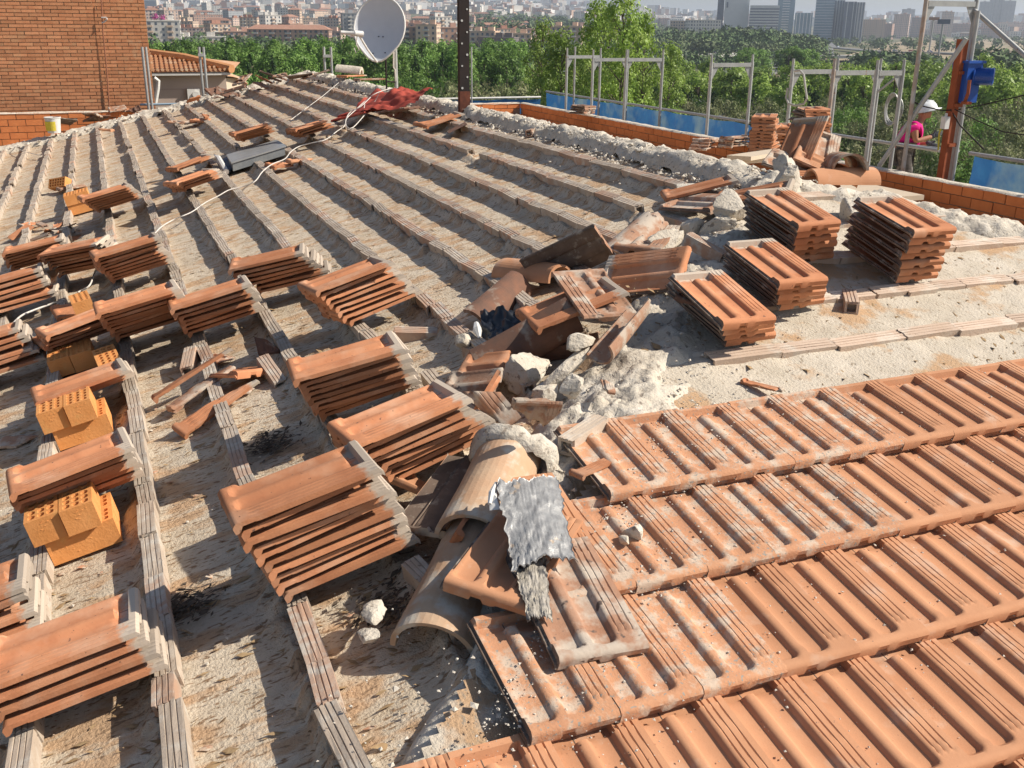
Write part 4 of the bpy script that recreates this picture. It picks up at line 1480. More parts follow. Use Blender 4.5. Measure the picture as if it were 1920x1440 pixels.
dish = thing('satellite_dish', dp, 'grey satellite dish on a slim steel pole rising from the red membrane', 'satellite dish')
dc = onY(711, 50, dp.y - .25)
m = MB()
m.tube([dp + Vector((0, 0, .02)), Vector((dp.x, dp.y, dc.z + .12))], .024, 10)
part('pole', m, GALV, dish, True)
m = MB()
q = onY(725, 170, dp.y - .05)
m.tube([q, Vector((q.x, q.y, dc.z - .25))], .012, 8)
m.tube([q + Vector((.0, 0, .12)), Vector((dp.x, dp.y, q.z + .10))], .010, 6)
part('stay', m, DARKSTEEL, dish, True)
# the dish faces the viewer's left; its axis
ax = Vector((-.52, -.80, .30)).normalized()
sx = ax.cross(Vector((0, 0, 1))).normalized()
sy = sx.cross(ax).normalized()
m = MB()
nr, na = 10, 36
RW, RH = .335, .375


def dish_pt(rr, a, off=0):
    w, h = RW * rr * math.cos(a), RH * rr * math.sin(a)
    if math.sin(a) < -.75: h *= 1 + .16 * ((-math.sin(a) - .75) / .25) ** 1.5
    return dc + sx * w + sy * h - ax * (.10 * (1 - rr * rr) + off)


vs = [dish_pt(0, 0)] + [dish_pt(i / nr, 2 * math.pi * k / na) for i in range(1, nr + 1) for k in range(na)]
fs = [(0, 1 + k, 1 + (k + 1) % na) for k in range(na)] + [(1 + (i - 1) * na + k, 1 + i * na + k, 1 + i * na + (k + 1) % na, 1 + (i - 1) * na + (k + 1) % na) for i in range(1, nr) for k in range(na)]
m.add(vs, fs)
vs2 = [dish_pt(0, 0, .012)] + [dish_pt(i / nr, 2 * math.pi * k / na, .012) for i in range(1, nr + 1) for k in range(na)]
m.add(vs2, [f[::-1] for f in fs])
refl = part('reflector', m, mat('dish_grey', (.60, .61, .63), (.57, .58, .60), 10, .5), dish, True)
m = MB()
m.tube([dish_pt(1.0, 2 * math.pi * k / na, .004) for k in range(na + 1)], .013, 8, caps=False)
part('rim', m, WHITE, refl, True)
m = MB()
for (a, rr) in ((-1.9, .25), (-1.2, .25), (-1.9, .8), (-1.3, .8)):
    q = dish_pt(rr, a, -.004)
    m.box(q, (.012, .012, .012))
part('bolts', m, DARKSTEEL, refl)
lnb = onY(672, 64, dc.y - .32)
m = MB()
m.tube([dish_pt(1.02, -math.pi / 2), (dish_pt(1.02, -math.pi / 2) + lnb) / 2 + Vector((0, 0, -.02)), lnb], .013, 8)
part('feed_arm', m, WHITE, dish, True)
m = MB()
m.tube([lnb + Vector((-.22, 0, .02)), lnb + Vector((-.06, 0, .01)), lnb + Vector((-.05, 0, .01)), lnb + Vector((.06, .02, 0))], [.022, .022, .034, .036], 10)
part('receiver', m, WHITE, dish, True)
m = MB()
m.tube([lnb + Vector((-.02, 0, -.02)), lnb + Vector((-.03, 0, -.12)), lnb + Vector((-.0, 0, -.18)), lnb + Vector((-.04, 0, -.22)), lnb + Vector((-.06, 0, -.16))], .006, 6)
part('cable', m, CABLE, dish, True)
m = MB()
m.tube([(dp.x - .03, dp.y - .03, dc.z - .2), (dp.x - .04, dp.y - .03, dc.z - .5), (dp.x - .02, dp.y - .03, dp.z + .3), (dp.x, dp.y, dp.z + .05)], .010, 6)
part('mast_cable', m, CABLE, dish, True)

# steel post with bolt holes
sp = Vector((3.60, 10.26, zA(3.6) - .08))
post = thing('steel_post', sp, 'tall dark steel channel post with a column of holes, standing on the ridge', 'post')
m = MB()
zt = 1.6
for (x, y, w, d_) in ((0, 0, .108, .012), (-.049, .03, .010, .06), (.049, .03, .010, .06)):
    m.box((sp.x + x, sp.y + y, (sp.z + zt) / 2), (w, d_, zt - sp.z))
part('channel', m, DARKSTEEL, post)
HOLE = mat('grey_bolt', (.45, .45, .43), rough=.5)
for k, z in enumerate(np.arange(-.62, 1.5, .11)):
    m = MB()
    x = .028 if k % 2 else -.028
    m.tube([(sp.x + x, sp.y - .003, z), (sp.x + x, sp.y - .011, z)], .0095 if k % 3 else .012, 10)
    part('bolt', m, HOLE, post)
m = MB()
m.box((sp.x, sp.y + .02, sp.z + .13), (.112, .07, .26))
part('rusty_foot', m, mat('rust', (.17, .06, .035), (.09, .035, .025), 14, .9, .002, 60), post)

# grey metal box on the slope
p00, p10, p11, p01 = onA(436, 306, .05), onA(534, 276, .05), onA(517, 265, .05), onA(427, 292, .05)
m = MB()
t_ = [p for p in (p00, p10, p11, p01)]
m.hexa([p - Vector((0, 0, .08)) for p in (p00, p10, p11, p01)], t_)
bx_ = thing('metal_box', (p00 + p11) / 2 - Vector((0, 0, .06)), 'long grey sheet metal box lying across the battens between tile stacks', 'metal box')
part('body', m, GREYMET, bx_)
m = MB()
g = [(p - (p00 + p11) / 2) * 1.05 + (p00 + p11) / 2 for p in t_]
m.hexa(g, [p + Vector((0, 0, .014)) for p in g])
part('lid', m, mat('pale_metal', (.36, .36, .355), (.30, .30, .295), 10, .45, metallic=.3), bx_)
m = MB()
a = onA(410, 302, .03)
m.tube([a + Vector((-.03, .1, .03)), a + Vector((0, 0, .03)), onA(424, 322, -.02)], .03, 8)
part('end_pipe', m, WHITE, bx_, True)
m = MB()
b4 = [onA(413, 306, -.02), onA(428, 326, -.05), onA(440, 316, -.05), onA(428, 298, -.0)]
m.hexa(b4, [q + Vector((0, 0, .03)) for q in b4])
part('blue_flap', m, mat('slate_blue', (.10, .14, .20), (.07, .10, .15), 20, .7), bx_)

# cables
def cable(pts, r, label, h=.012):
    P = [onA(u, v, hh) for u, v, hh in pts]
    out = []
    for i in range(len(P) - 1):                     # Catmull-Rom
        a, b, c, d = P[max(i - 1, 0)], P[i], P[i + 1], P[min(i + 2, len(P) - 1)]
        for k in range(6):
            t = k / 6
            out.append(.5 * ((2 * b) + (c - a) * t + (2 * a - 5 * b + 4 * c - d) * t * t + (3 * b - a - 3 * c + d) * t ** 3))
    out.append(P[-1])
    m_ = MB()
    m_.tube(out, r, 7)
    return solo('cable', m_, CABLE, label, 'cable', 'white cables on the roof', smooth=True)


cable([(735, 165, .2), (705, 175, .22), (684, 190, .16), (668, 205, .12), (650, 222, .08), (646, 236, .02), (632, 246, .02), (610, 262, .01), (585, 268, .01), (560, 275, .0), (545, 285, .02), (534, 298, .02), (510, 308, .05), (492, 322, .05),
       (478, 340, .03), (455, 350, .0), (430, 356, .01), (410, 367, .01), (385, 380, .0), (362, 396, .0), (345, 404, .015), (325, 412, .0), (303, 425, .0), (290, 438, .0)], .0048, 'long white cable running from the dish pole down across the battens')
cable([(712, 172, .22), (700, 195, .1), (684, 215, .06), (660, 240, .02), (648, 232, .05), (655, 212, .1), (676, 200, .14), (697, 180, .2)], .005, 'white cable looped over the red membrane')
cable([(684, 195, .14), (680, 215, .05), (678, 228, -.02)], .004, 'short white cable end hanging down the red membrane')
cable([(192, 488, .1), (178, 510, -.02), (168, 535, -.02), (152, 545, -.04), (146, 548, -.04)], .006, 'white cable emerging between two tile stacks of the row of three')
cable([(118, 562, .0), (95, 570, -.02), (62, 582, .0), (40, 592, .02), (24, 607, .06), (10, 622, .1)], .006, 'white cable curling out from the left edge between two tile stacks')
cable([(0, 262, -.02), (20, 268, .0), (40, 282, .0), (78, 292, -.02)], .005, 'thin white cable at the far left of the slope')
cable([(635, 155, .05), (605, 180, .02), (585, 195, .02), (545, 225, .0)], .004, 'thin grey wire running down from the highest corner')

# planks and tools
m = MB()
a, b = onX(1365, 312, 5.2), onX(1463, 292, 6.2)
for k, (u0, v0, u1, v1, lab) in enumerate([(1372, 306, 1466, 300, 'lower pale board lying from the ridge toward the high tile stacks'), (1385, 300, 1470, 286, 'upper pale board under the left high tile stack')]):
    a, b = onX(u0, v0, 4.4), onX(u1, v1, 5.8)
    t = (b - a).normalized()
    s_ = t.cross(Vector((0, 0, 1))).normalized()
    m = MB()
    w = .09
    m.hexa([a - s_ * w, b - s_ * w, b + s_ * w, a + s_ * w], [q + Vector((0, 0, .03)) for q in (a - s_ * w, b - s_ * w, b + s_ * w, a + s_ * w)])
    solo('board', m, WOOD, lab, 'board', 'pale boards on the ridge')
# platform that carries the high stacks
m = MB()
m.box((6.9, 8.9, -1.62), (1.7, 1.9, .05))
for y in (8.1, 9.7):
    m.box((6.9, y, -1.78), (1.6, .08, .26))
pk = thing('work_platform', (6.9, 8.9, -1.9), 'board platform carrying the two high tile stacks behind the ridge', 'platform')
part('deck', m, WOOD, pk)

# ------------------------------------------------------------------ scaffold outside the parapet
XI, XO = 8.34, 9.04
GS = 'scaffold frames along the parapet'
def sframe(y, zbar, ztop, label, xi=XI, xo=XO, rust=False, brace=False, zb=None, m1=GALV):
    zb = -6.0 if zb is None else zb
    t = thing('scaffold', ((xi + xo) / 2, y, zb), label, 'scaffold frame', GS)
    for i, x in enumerate((xi, xo)):
        m_ = MB()
        m_.tube([(x, y, zb), (x, y, zbar + .04)], .024, 10)
        m_.tube([(x, y, zbar + .04), (x, y, ztop)], .017, 8)
        part('post', m_, GALV_RUST if (rust and i == 0) else m1, t, True)
    m_ = MB()
    m_.box(((xi + xo) / 2, y, zbar), (xo - xi - .05, .035, .055))
    part('top_bar', m_, m1, t)
    for i, (x, s) in enumerate(((xi + .026, 1), (xo - .026, -1))):
        m_ = MB()
        w, h_ = .10, .17
        tri = [(x, y - .004, zbar - .03), (x + s * w, y - .004, zbar - .03), (x, y - .004, zbar - .03 - h_)]
        tri2 = [(a_, y + .004, c_) for a_, b_, c_ in tri]
        m_.add(tri + tri2, [(0, 1, 2), (5, 4, 3), (0, 3, 4, 1), (1, 4, 5, 2), (2, 5, 3, 0)])
        part('gusset', m_, m1, t)
    return t


def zat(u, v, x):
    return onX(u, v, x).z


sframe(17.95, zat(1067, 107, XI), zat(1067, 90, XI), 'farthest scaffold frame, left of the tiles lying on the parapet')
sframe(16.85, zat(1111, 112, XI), zat(1111, 93, XI), 'second farthest scaffold frame, right behind the tiles lying on the parapet')
sframe(15.6, zat(1173, 112, XI), zat(1173, 93, XI), 'third scaffold frame, sharing a thick double post with the second')
sframe(13.0, zat(1335, 122, XI), zat(1335, 102, XI), 'scaffold frame standing alone in front of the blue sheet')
sframe(11.1, zat(1487, 135, XI), zat(1487, 110, XI), 'scaffold frame with a grey hose loop hanging from its left post')
sframe(10.3, zat(1565, 137, XI), zat(1565, 110, XI), 'scaffold frame with a red-stained middle post, right of the hose', rust=True)
sframe(9.55, zat(1641, 137, XI), zat(1641, 112, XI), 'scaffold frame with a diagonal strut and coiled cable', xo=8.72)
sframe(8.93, zat(1737, 6, XI), 1.2, 'tall rusty scaffold frame in front of the worker', rust=True)
sframe(6.6, -.3, -.1, 'scaffold frame off to the right end of the parapet')

RAIL = mat('rail_steel', (.46, .46, .45), (.38, .38, .37), 12, .5, metallic=.3)
SHEET = mat('blue_sheet', (.025, .115, .30), (.035, .16, .36), 5, .45, .004, 14, spec=.4, third=(.18, .28, .34), tmask=(.50, .70), tscale=1.6, trans=.35)
ZR = zat(1233, 203, 9.1)
m = MB()
m.tube([(9.10, 20.6, ZR), (9.10, 9.2, zat(1560, 252, 9.1))], .021, 8)
solo('guard_rail', m, RAIL, 'long galvanised guard rail behind the parapet, holding the blue sheet', 'guard rail', 'guard rails of the scaffold', smooth=True)
m = MB()
ZS = zat(1790, 283, 9.1)
m.tube([(9.10, 8.75, ZS), (9.10, 3.0, ZS)], .021, 8)
solo('guard_rail', m, RAIL, 'guard rail right of the hoist above the nearer blue sheet', 'guard rail', 'guard rails of the scaffold', smooth=True)
yb = 20.9
ZF = (onY(720, 187, yb).z + onY(1085, 181, yb).z) / 2
m = MB()
m.tube([(2.6, yb, ZF), (9.1, yb, ZF)], .021, 8)
solo('guard_rail', m, WHITE, 'white guard rail along the far end above the distant blue sheet', 'guard rail', 'guard rails of the scaffold', smooth=True)
m = MB()
m.tube([(onY(262, 190, PYF + .5).x, PYF + .5, onY(330, 195, PYF + .5).z), (onY(362, 190, PYF + .5).x, PYF + .5, onY(330, 195, PYF + .5).z)], .02, 8)
solo('guard_rail', m, mat('blue_grey_tube', (.25, .33, .40), rough=.5), 'short bluish tube below the pinkish neighbour house', 'guard rail', 'guard rails of the scaffold', smooth=True)


def sheet(a, b, h_, label, seed, nx=120, nz=14):
    a, b = np.array(a), np.array(b)
    U, V = np.meshgrid(np.linspace(0, 1, nx), np.linspace(0, 1, nz), indexing='ij')
    L_ = np.linalg.norm(b - a)
    d = (b - a) / L_
    nrm = np.array([d[1], -d[0], 0])
    P = a + U[..., None] * (b - a) - V[..., None] * np.array([0, 0, h_])
    off = .035 * fbm(U * L_ * 1.8 + seed, V * 1.2) + .012 * vnoise(U * L_ * 7 + seed, V * 2)
    P = P + nrm * off[..., None]
    P[..., 2] -= .02 * np.abs(np.sin(U * L_ * 3.1)) * (1 - V)
    m_ = MB()
    m_.grid(P)
    return solo('blue_sheet', m_, SHEET, label, 'plastic sheet', 'blue plastic sheets on the scaffold', smooth='full')


sheet((9.12, 20.6, ZR - .03), (9.12, 12.0, ZR - .03), 1.0, 'long blue plastic sheet hung behind the parapet between the scaffold frames', 2)
sheet((9.12, 8.70, ZS - .03), (9.12, 3.0, ZS - .03), 1.0, 'shiny blue plastic sheet right of the hoist mast', 5)
sheet((3.2, yb + .03, ZF - .03), (9.1, yb + .03, ZF - .03), .8, 'distant blue plastic sheet along the far end of the building', 9)
# loose tubes
def tube(a, b, r, lab, mt=GALV, grp='loose scaffold tubes', cat='scaffold tube', name='scaffold_tube'):
    m_ = MB()
    m_.tube([a, b], r, 10)
    return solo(name, m_, mt, lab, cat, grp, smooth=True)


tube((9.14, 9.75, zat(1560, 252, 9.1)), (9.14, 8.95, zat(1690, 268, 9.1)), .017, 'short mid rail tube left of the worker')
tube(onX(1648, 312, 8.22), onX(1812, 72, 8.62), .026, 'long diagonal tube passing in front of the worker')
tube(onX(1816, 10, 9.0), onX(1990, 165, 9.4), .026, 'diagonal tube running off to the right from the tall frame')
tube(onX(1634, 215, 9.2), onX(1628, 300, 9.2), .012, 'thin upright tube below the coiled cable')
for k, (u, y, lab) in enumerate([(266, PYF + .35, 'left upright tube in front of the brick gable'), (273, PYF + .42, 'right upright tube in front of the brick gable'), (373, PYF + .6, 'left one of the pair of tubes before the pinkish house'), (381, PYF + .6, 'right one of the pair of tubes before the pinkish house'),
                                 (607, PYF + .6, 'left short tube of the pair near the highest corner'), (620, PYF + .6, 'right short tube of the pair near the highest corner'), (884, 20.4, 'slim pale tube just right of the steel post')]):
    a = onY(u, 88, y)
    tube(Vector((a.x, a.y, -4)), Vector((a.x, a.y, a.z)), .024 if k < 6 else .016, lab, GALV, 'upright tubes beyond the far edge')
for k, (u0, u1, v, lab) in enumerate([(373, 381, 103, 'short clamp bar joining the pair of tubes before the pinkish house'), (607, 620, 105, 'short clamp bar joining the pair near the highest corner')]):
    a, b = onY(u0, v, PYF + .57), onY(u1, v, PYF + .57)
    m = MB()
    m.box((a + b) / 2, (abs(b.x - a.x) + .03, .05, .05))
    solo('clamp_bar', m, GALV, lab, 'clamp', 'clamp bars')
a, b = onX(1093, 88, 9.0), onX(1090, 190, 9.0)
tube(Vector((9.0, 19.0, a.z)), Vector((9.0, 19.0, -4)), .02, 'upright tube between the two farthest scaffold frames')
# hose loop
m = MB()
hp = [onX(u, v, 8.30) for u, v in ((1490, 133), (1500, 132), (1507, 140), (1510, 165), (1513, 185), (1507, 195), (1490, 198), (1478, 194), (1474, 183), (1477, 165))]
m.tube(hp, .014, 7)
solo('hose_loop', m, mat('grey_hose', (.42, .40, .36), rough=.7), 'grey hose loop hanging on the scaffold frame', 'hose', smooth=True)
cc = onX(1672, 205, 8.9)
t = thing('cable_coil', cc, 'coil of pale cable hanging from the scaffold strut beside the worker', 'cable coil')
for k in range(4):
    m = MB()
    m.tube([cc + Vector((.012 * k + .02 * math.cos(a), (.05 * math.cos(k) * .2 - .11 * math.cos(a) * (.8 + .08 * k)), .19 * math.sin(a) * (1 - .06 * k))) for a in np.linspace(0, 6.28, 22)], .007, 6, caps=False)
    part('loop', m, GALV, t, True)
m = MB()
m.tube([cc + Vector((0, 0, .2)), cc + Vector((0, .02, .5))], .008, 6)
part('tie', m, DARKSTEEL, t)
tube(onX(1646, 172, 8.9), onX(1684, 142, 9.0), .014, 'flat diagonal strut of the scaffold beside the cable coil')

# ------------------------------------------------------------------ hoist
hy = 8.80
hx = 8.75
BLUE = mat('blue_enamel', (.012, .07, .33), (.015, .08, .36), 10, .35, spec=.5)
ORM = mat('orange_paint', (.34, .095, .04), (.26, .07, .03), 12, .7, third=(.25, .10, .06), tmask=(.6, .7))
hp0 = onX(1768, 322, hx)
ho = thing('hoist', (hx, hp0.y, -3), 'small electric hoist with a blue motor on an orange mast, right of the worker', 'hoist')
py_ = hp0.y
m = MB()
m.box((hx, py_, -1.6), (.085, .085, 3.0))
part('mast', m, ORM, ho)
m = MB()
m.tube([(hx + .09, py_ - .06, -3), (hx + .09, py_ - .06, zat(1826, 20, hx + .09))], .024, 10)
part('guide_tube', m, GALV, ho, True)
for z in (zat(1768, 195, hx), zat(1768, 270, hx), zat(1780, 135, hx)):
    m = MB()
    m.box((hx + .03, py_ - .01, z), (.13, .12, .035))
    part('bracket', m, ORM, ho)
# gearbox and motor
A0 = onX(1812, 118, hx + .1)
A1 = onX(1808, 192, hx + .1)
g0 = Vector((hx + .12, py_ - .30, 0))
m = MB()
top, bot = A0, A1
w1, w2 = .12, .05
bmx = [Vector((hx + .02, bot.y - w2, bot.z)), Vector((hx + .22, bot.y - w2, bot.z)), Vector((hx + .22, bot.y + w2 + .05, bot.z)), Vector((hx + .02, bot.y + w2 + .05, bot.z))]
tpx = [Vector((hx + .02, top.y - w1, top.z)), Vector((hx + .22, top.y - w1, top.z)), Vector((hx + .22, top.y + w1, top.z)), Vector((hx + .02, top.y + w1, top.z))]
m.hexa(bmx, tpx)
part('gearbox', m, BLUE, ho)
m = MB()
m.hexa([q + Vector((-.01, 0, 0)) for q in [tpx[0] - Vector((.01, .02, 0)), tpx[1] + Vector((.03, -.02, 0)), tpx[2] + Vector((.03, .02, 0)), tpx[3] + Vector((-.01, .02, 0))]], [q + Vector((0, 0, .025)) for q in [tpx[0] - Vector((.02, .02, 0)), tpx[1] + Vector((.02, -.02, 0)), tpx[2] + Vector((.02, .02, 0)), tpx[3] + Vector((-.02, .02, 0))]])
part('cover_flange', m, BLUE, ho)
c0, c1 = onX(1824, 143, hx + .15), onX(1864, 144, hx + .30)
dd = (c1 - c0)
m = MB()
m.tube([c0, c0 + dd * .06, c0 + dd * .1, c0 + dd * .85, c0 + dd * .95, c1], [.10, .10, .088, .088, .092, .075], 20)
for k in range(8):
    f = .15 + k * .085
    m.tube([c0 + dd * f, c0 + dd * (f + .02)], .094, 20)
part('motor', m, BLUE, ho, True)
m = MB()
e = onX(1818, 150, hx)
m.tube([e, onX(1815, 175, hx), onX(1808, 194, hx)], .018, 8)
m.box(onX(1812, 193, hx), (.06, .09, .03))
part('brake_arm', m, ORM, ho)
m = MB()
rp = onX(1803, 200, hx)
m.tube([onX(1705, 187, 8.4), onX(1730, 199, 8.5), onX(1765, 207, 8.6), onX(1795, 206, 8.8), onX(1850, 195, 9.0), onX(1935, 175, 9.3)], .007, 6)
part('cable', m, DARKSTEEL, ho, True)
m = MB()
m.tube([onX(1782, 205, 8.7), onX(1800, 235, 8.8), onX(1845, 280, 8.9)], .008, 6)
m.tube([onX(1790, 205, 8.7), onX(1830, 225, 8.8), onX(1880, 247, 8.9), onX(1930, 254, 9)], .006, 6)
part('cable', m, DARKSTEEL, ho, True)
# control pendant
cp = onX(1772, 230, hx - .12)
m = MB()
m.box(cp, (.06, .07, .13))
m.tube([cp + Vector((0, 0, .06)), cp + Vector((0, 0, .10))], .014, 8)
pn = thing('hoist_control', cp - Vector((0, 0, .3)), 'white hand control with a yellow cable held by the worker', 'hand control')
part('body', m, WHITE, pn)
m = MB()
m.tube([cp + Vector((0, .03, 0)), cp + Vector((0, .06, -.12)), cp + Vector((0, .04, -.3))], .009, 6)
part('cable', m, mat('yellow_cable', (.55, .45, .05)), pn, True)
# ------------------------------------------------------------------ the land
def ease(x, a, b):
    t = np.clip((np.asarray(x, float) - a) / (b - a), 0, 1)
    return t * t * (3 - 2 * t)


def u_of(x, y):
    """horizontal place in the view of a far point, as a column of the photograph; used only to shape the land round the real site"""
    x = np.asarray(x, float)
    y = np.asarray(y, float)
    fw = x * math.sin(YAW) + y * math.cos(YAW)
    la = x * math.cos(YAW) - y * math.sin(YAW)
    ang = np.arctan2(la, fw)
    return 960 + 1990 * np.tan(np.clip(ang, -1.2, 1.2))


def ground(x, y):
    x = np.asarray(x, float)
    y = np.asarray(y, float)
    r = np.hypot(x, y)
    u = u_of(x, y)
    Lf_ = 1 - ease(u, 850, 1450)
    zl = np.interp(r, [0, 150, 500, 900, 1200, 1600, 2200, 3000, 4200, 6000, 12000], [-15, -16, -18, -16, -9, 0, 14, 34, 72, 105, 130])
    zr_ = np.interp(r, [0, 150, 300, 2200, 3000, 4200, 5500, 12000], [-15, -16, -20, -20, -12, 10, 38, 60])
    z = zl * Lf_ + zr_ * (1 - Lf_)
    z = z + 9 * np.exp(-((u - 1390) / 130.) ** 2 - ((r - 850) / 170.) ** 2)
    z = z + np.clip(r - 250, 0, 500) / 500 * 1.2 * fbm(x / 140, y / 140)
    return z


def gz(x, y): return float(ground(x, y))


rr = [6 * 1.075 ** k for k in range(0, 102)]
az = np.linspace(0, 2 * math.pi, 241)
R_, A2 = np.meshgrid(rr, az, indexing='ij')
X, Y = R_ * np.sin(A2), R_ * np.cos(A2)
m = MB()
m.grid(np.stack([X, Y, ground(X, Y) - .2], -1), flip=True)
GRND = mat('dry_grass_ground', (.15, .135, .075), (.085, .10, .045), .02, .98, world_co=True, third=(.26, .21, .14), tmask=(.52, .62), tscale=.012)
struct('ground', m, GRND, smooth='full')

FIELD = mat('dry_earth', (.38, .30, .20), (.30, .235, .15), .03, .98, world_co=True, third=(.16, .15, .08), tmask=(.56, .62), tscale=.02)
ROAD = mat('asphalt', (.20, .20, .195), (.16, .16, .16), .3, .9, world_co=True)
CONC = mat('bridge_concrete', (.52, .50, .46), (.44, .42, .39), .2, .9, world_co=True)


def drop(u, v, z=-19.4):
    return onZ(u, v, z)


def patch(name, pts, mt, z=-19.3, n=1):
    m_ = MB()
    P = [drop(u, v, z) for u, v in pts]
    m_.add([tuple(p) for p in P], [tuple(range(len(P)))[::-1]])
    return struct(name, m_, mt)


patch('dry_field', [(1535, 112), (1640, 92), (1700, 74), (1800, 67), (1900, 78), (1990, 92), (1990, 112), (1750, 118)], FIELD, -18.6)
patch('dry_field', [(1180, 108), (1290, 96), (1330, 100), (1290, 112)], FIELD, -18.4)
patch('dry_field', [(1430, 76), (1490, 72), (1560, 74), (1500, 84), (1440, 84)], FIELD, -18.2)
patch('dry_field', [(880, 82), (960, 78), (980, 90), (900, 93)], FIELD, -17.0)


def road(pts, w, z, mt, th=.9, name='road'):
    P = [drop(u, v, z) for u, v in pts]
    m_ = MB()
    L_, R2 = [], []
    for i, p in enumerate(P):
        t = (P[min(i + 1, len(P) - 1)] - P[max(i - 1, 0)])
        t.z = 0
        t.normalize()
        s_ = Vector((t.y, -t.x, 0)) * w / 2
        L_.append(p - s_)
        R2.append(p + s_)
    for i in range(len(P) - 1):
        b = [L_[i], R2[i], R2[i + 1], L_[i + 1]]
        m_.hexa([q - Vector((0, 0, th)) for q in b], b)
    return struct(name, m_, mt), P


_, RD1 = road([(1700, 50), (1640, 58), (1590, 68), (1560, 76), (1535, 90), (1530, 100)], 26, -17.6, ROAD)
_, RD2 = road([(1560, 52), (1545, 60), (1540, 70), (1560, 84)], 22, -17.9, ROAD)
_, RD3 = road([(1240, 104), (1400, 99), (1520, 103), (1640, 104)], 12, -14.5, CONC, 1.6, 'bridge')
_, RD4 = road([(1620, 128), (1760, 122), (1880, 130), (2000, 140)], 12, -16.0, CONC, 1.8, 'bridge')
_, RD5 = road([(840, 78), (900, 80), (985, 84)], 10, -13.0, CONC, 1.2, 'bridge')
_, RD6 = road([(1540, 86), (1650, 96), (1760, 98), (1900, 104)], 14, -17.2, ROAD)

# cars: one small shape, copied
cm = MB()
cm.hexa([(-2.1, -.85, .3), (2.1, -.85, .3), (2.1, .85, .3), (-2.1, .85, .3)], [(-2.05, -.8, .95), (2.05, -.8, .9), (2.05, .8, .9), (-2.05, .8, .95)])
cm.hexa([(-1.7, -.75, .93), (1.0, -.75, .93), (1.0, .75, .93), (-1.7, .75, .93)], [(-1.3, -.65, 1.45), (.4, -.65, 1.45), (.4, .65, 1.45), (-1.3, .65, 1.45)])
for wx in (-1.3, 1.3):
    for wy in (-.8, .8):
        cm.tube([(wx, wy - .1, .33), (wx, wy + .1, .33)], .33, 10)
cols = [('white', (.75, .75, .75)), ('grey', (.3, .3, .32)), ('dark', (.04, .04, .05)), ('red', (.4, .04, .03)), ('blue', (.05, .1, .3))]
cmesh = [(n_, cm.mesh('car', mat('car_paint_' + n_, c_, rough=.3, spec=.5))) for n_, c_ in cols]
_cars = []
for k in range(26):
    P = [RD1, RD2, RD3, RD4, RD6][k % 5]
    i = rnd.randrange(len(P) - 1)
    a, b = P[i], P[i + 1]
    f = rnd.random()
    t = (b - a).normalized()
    p = a.lerp(b, f) + Vector((t.y, -t.x, 0)) * rnd.choice((-3, 3))
    n_, me = cmesh[(k * 3 + k // 5) % 5]
    M = Matrix.Translation(p + Vector((0, 0, .02))) @ Matrix.Rotation(math.atan2(t.y, t.x), 4, 'Z')
    _cars.append((link('car', me, None, M), float(u_of(p.x, p.y)), '%s car on the %s' % (n_, ['wide highway', 'slip road', 'left light bridge', 'right light bridge', 'dry field road'][k % 5])))

# ------------------------------------------------------------------ labels by landmark
LMK = [(283, 'the brick gable'), (377, 'the paired tubes'), (613, 'the highest corner'), (711, 'the satellite dish'), (868, 'the steel post'), (1068, 'the farthest scaffold'),
       (1170, 'the double post'), (1335, 'the lone scaffold'), (1487, 'the hose loop'), (1565, 'the red-stained post'), (1660, 'the cable coil'), (1715, 'the tall rusty post'), (1827, 'the hoist motor')]
ORD = ['first', 'second', 'third', 'fourth', 'fifth', 'sixth', 'seventh', 'eighth', 'ninth', 'tenth', 'eleventh', 'twelfth', 'thirteenth', 'fourteenth', 'fifteenth', 'sixteenth', 'seventeenth', 'eighteenth', 'nineteenth', 'twentieth']
_cnt = {}


def lab_at(u, what):
    u = max(u, 284)
    k = max(i for i in range(len(LMK)) if LMK[i][0] <= u)
    _cnt[(k, what)] = _cnt.get((k, what), 0) + 1
    n_ = _cnt[(k, what)]
    return '%s %s right of %s' % (ORD[min(n_ - 1, 19)], what, LMK[k][1])


for o_, u_, w_ in _cars:
    tag(o_, lab_at(u_, w_), 'car', 'cars on the roads in the valley')

# ------------------------------------------------------------------ trees
LEAF1 = mat('leaves_green', (.18, .31, .06), (.11, .20, .04), .9, .55, vary=.22, third=(.25, .38, .09), tmask=(.5, .65), tscale=.6, trans=.35, spec=.3)
LEAF2 = mat('leaves_bright', (.29, .41, .07), (.18, .28, .045), .9, .5, vary=.2, third=(.38, .47, .13), tmask=(.5, .65), tscale=.8, trans=.35, spec=.35)
LEAF3 = mat('leaves_olive', (.22, .24, .11), (.15, .18, .075), .9, .8, vary=.25, third=(.30, .28, .16), tmask=(.5, .65), tscale=.7, trans=.25)
LEAF4 = mat('leaves_far', (.11, .165, .065), (.075, .12, .045), .05, .9, world_co=True, third=(.15, .18, .09), tmask=(.5, .6), tscale=.03)
LEAF5 = mat('cypress_leaves', (.045, .085, .025), (.03, .06, .02), .9, .8, vary=.2)
BARK = mat('bark', (.16, .13, .10), (.11, .09, .07), 3, .95)


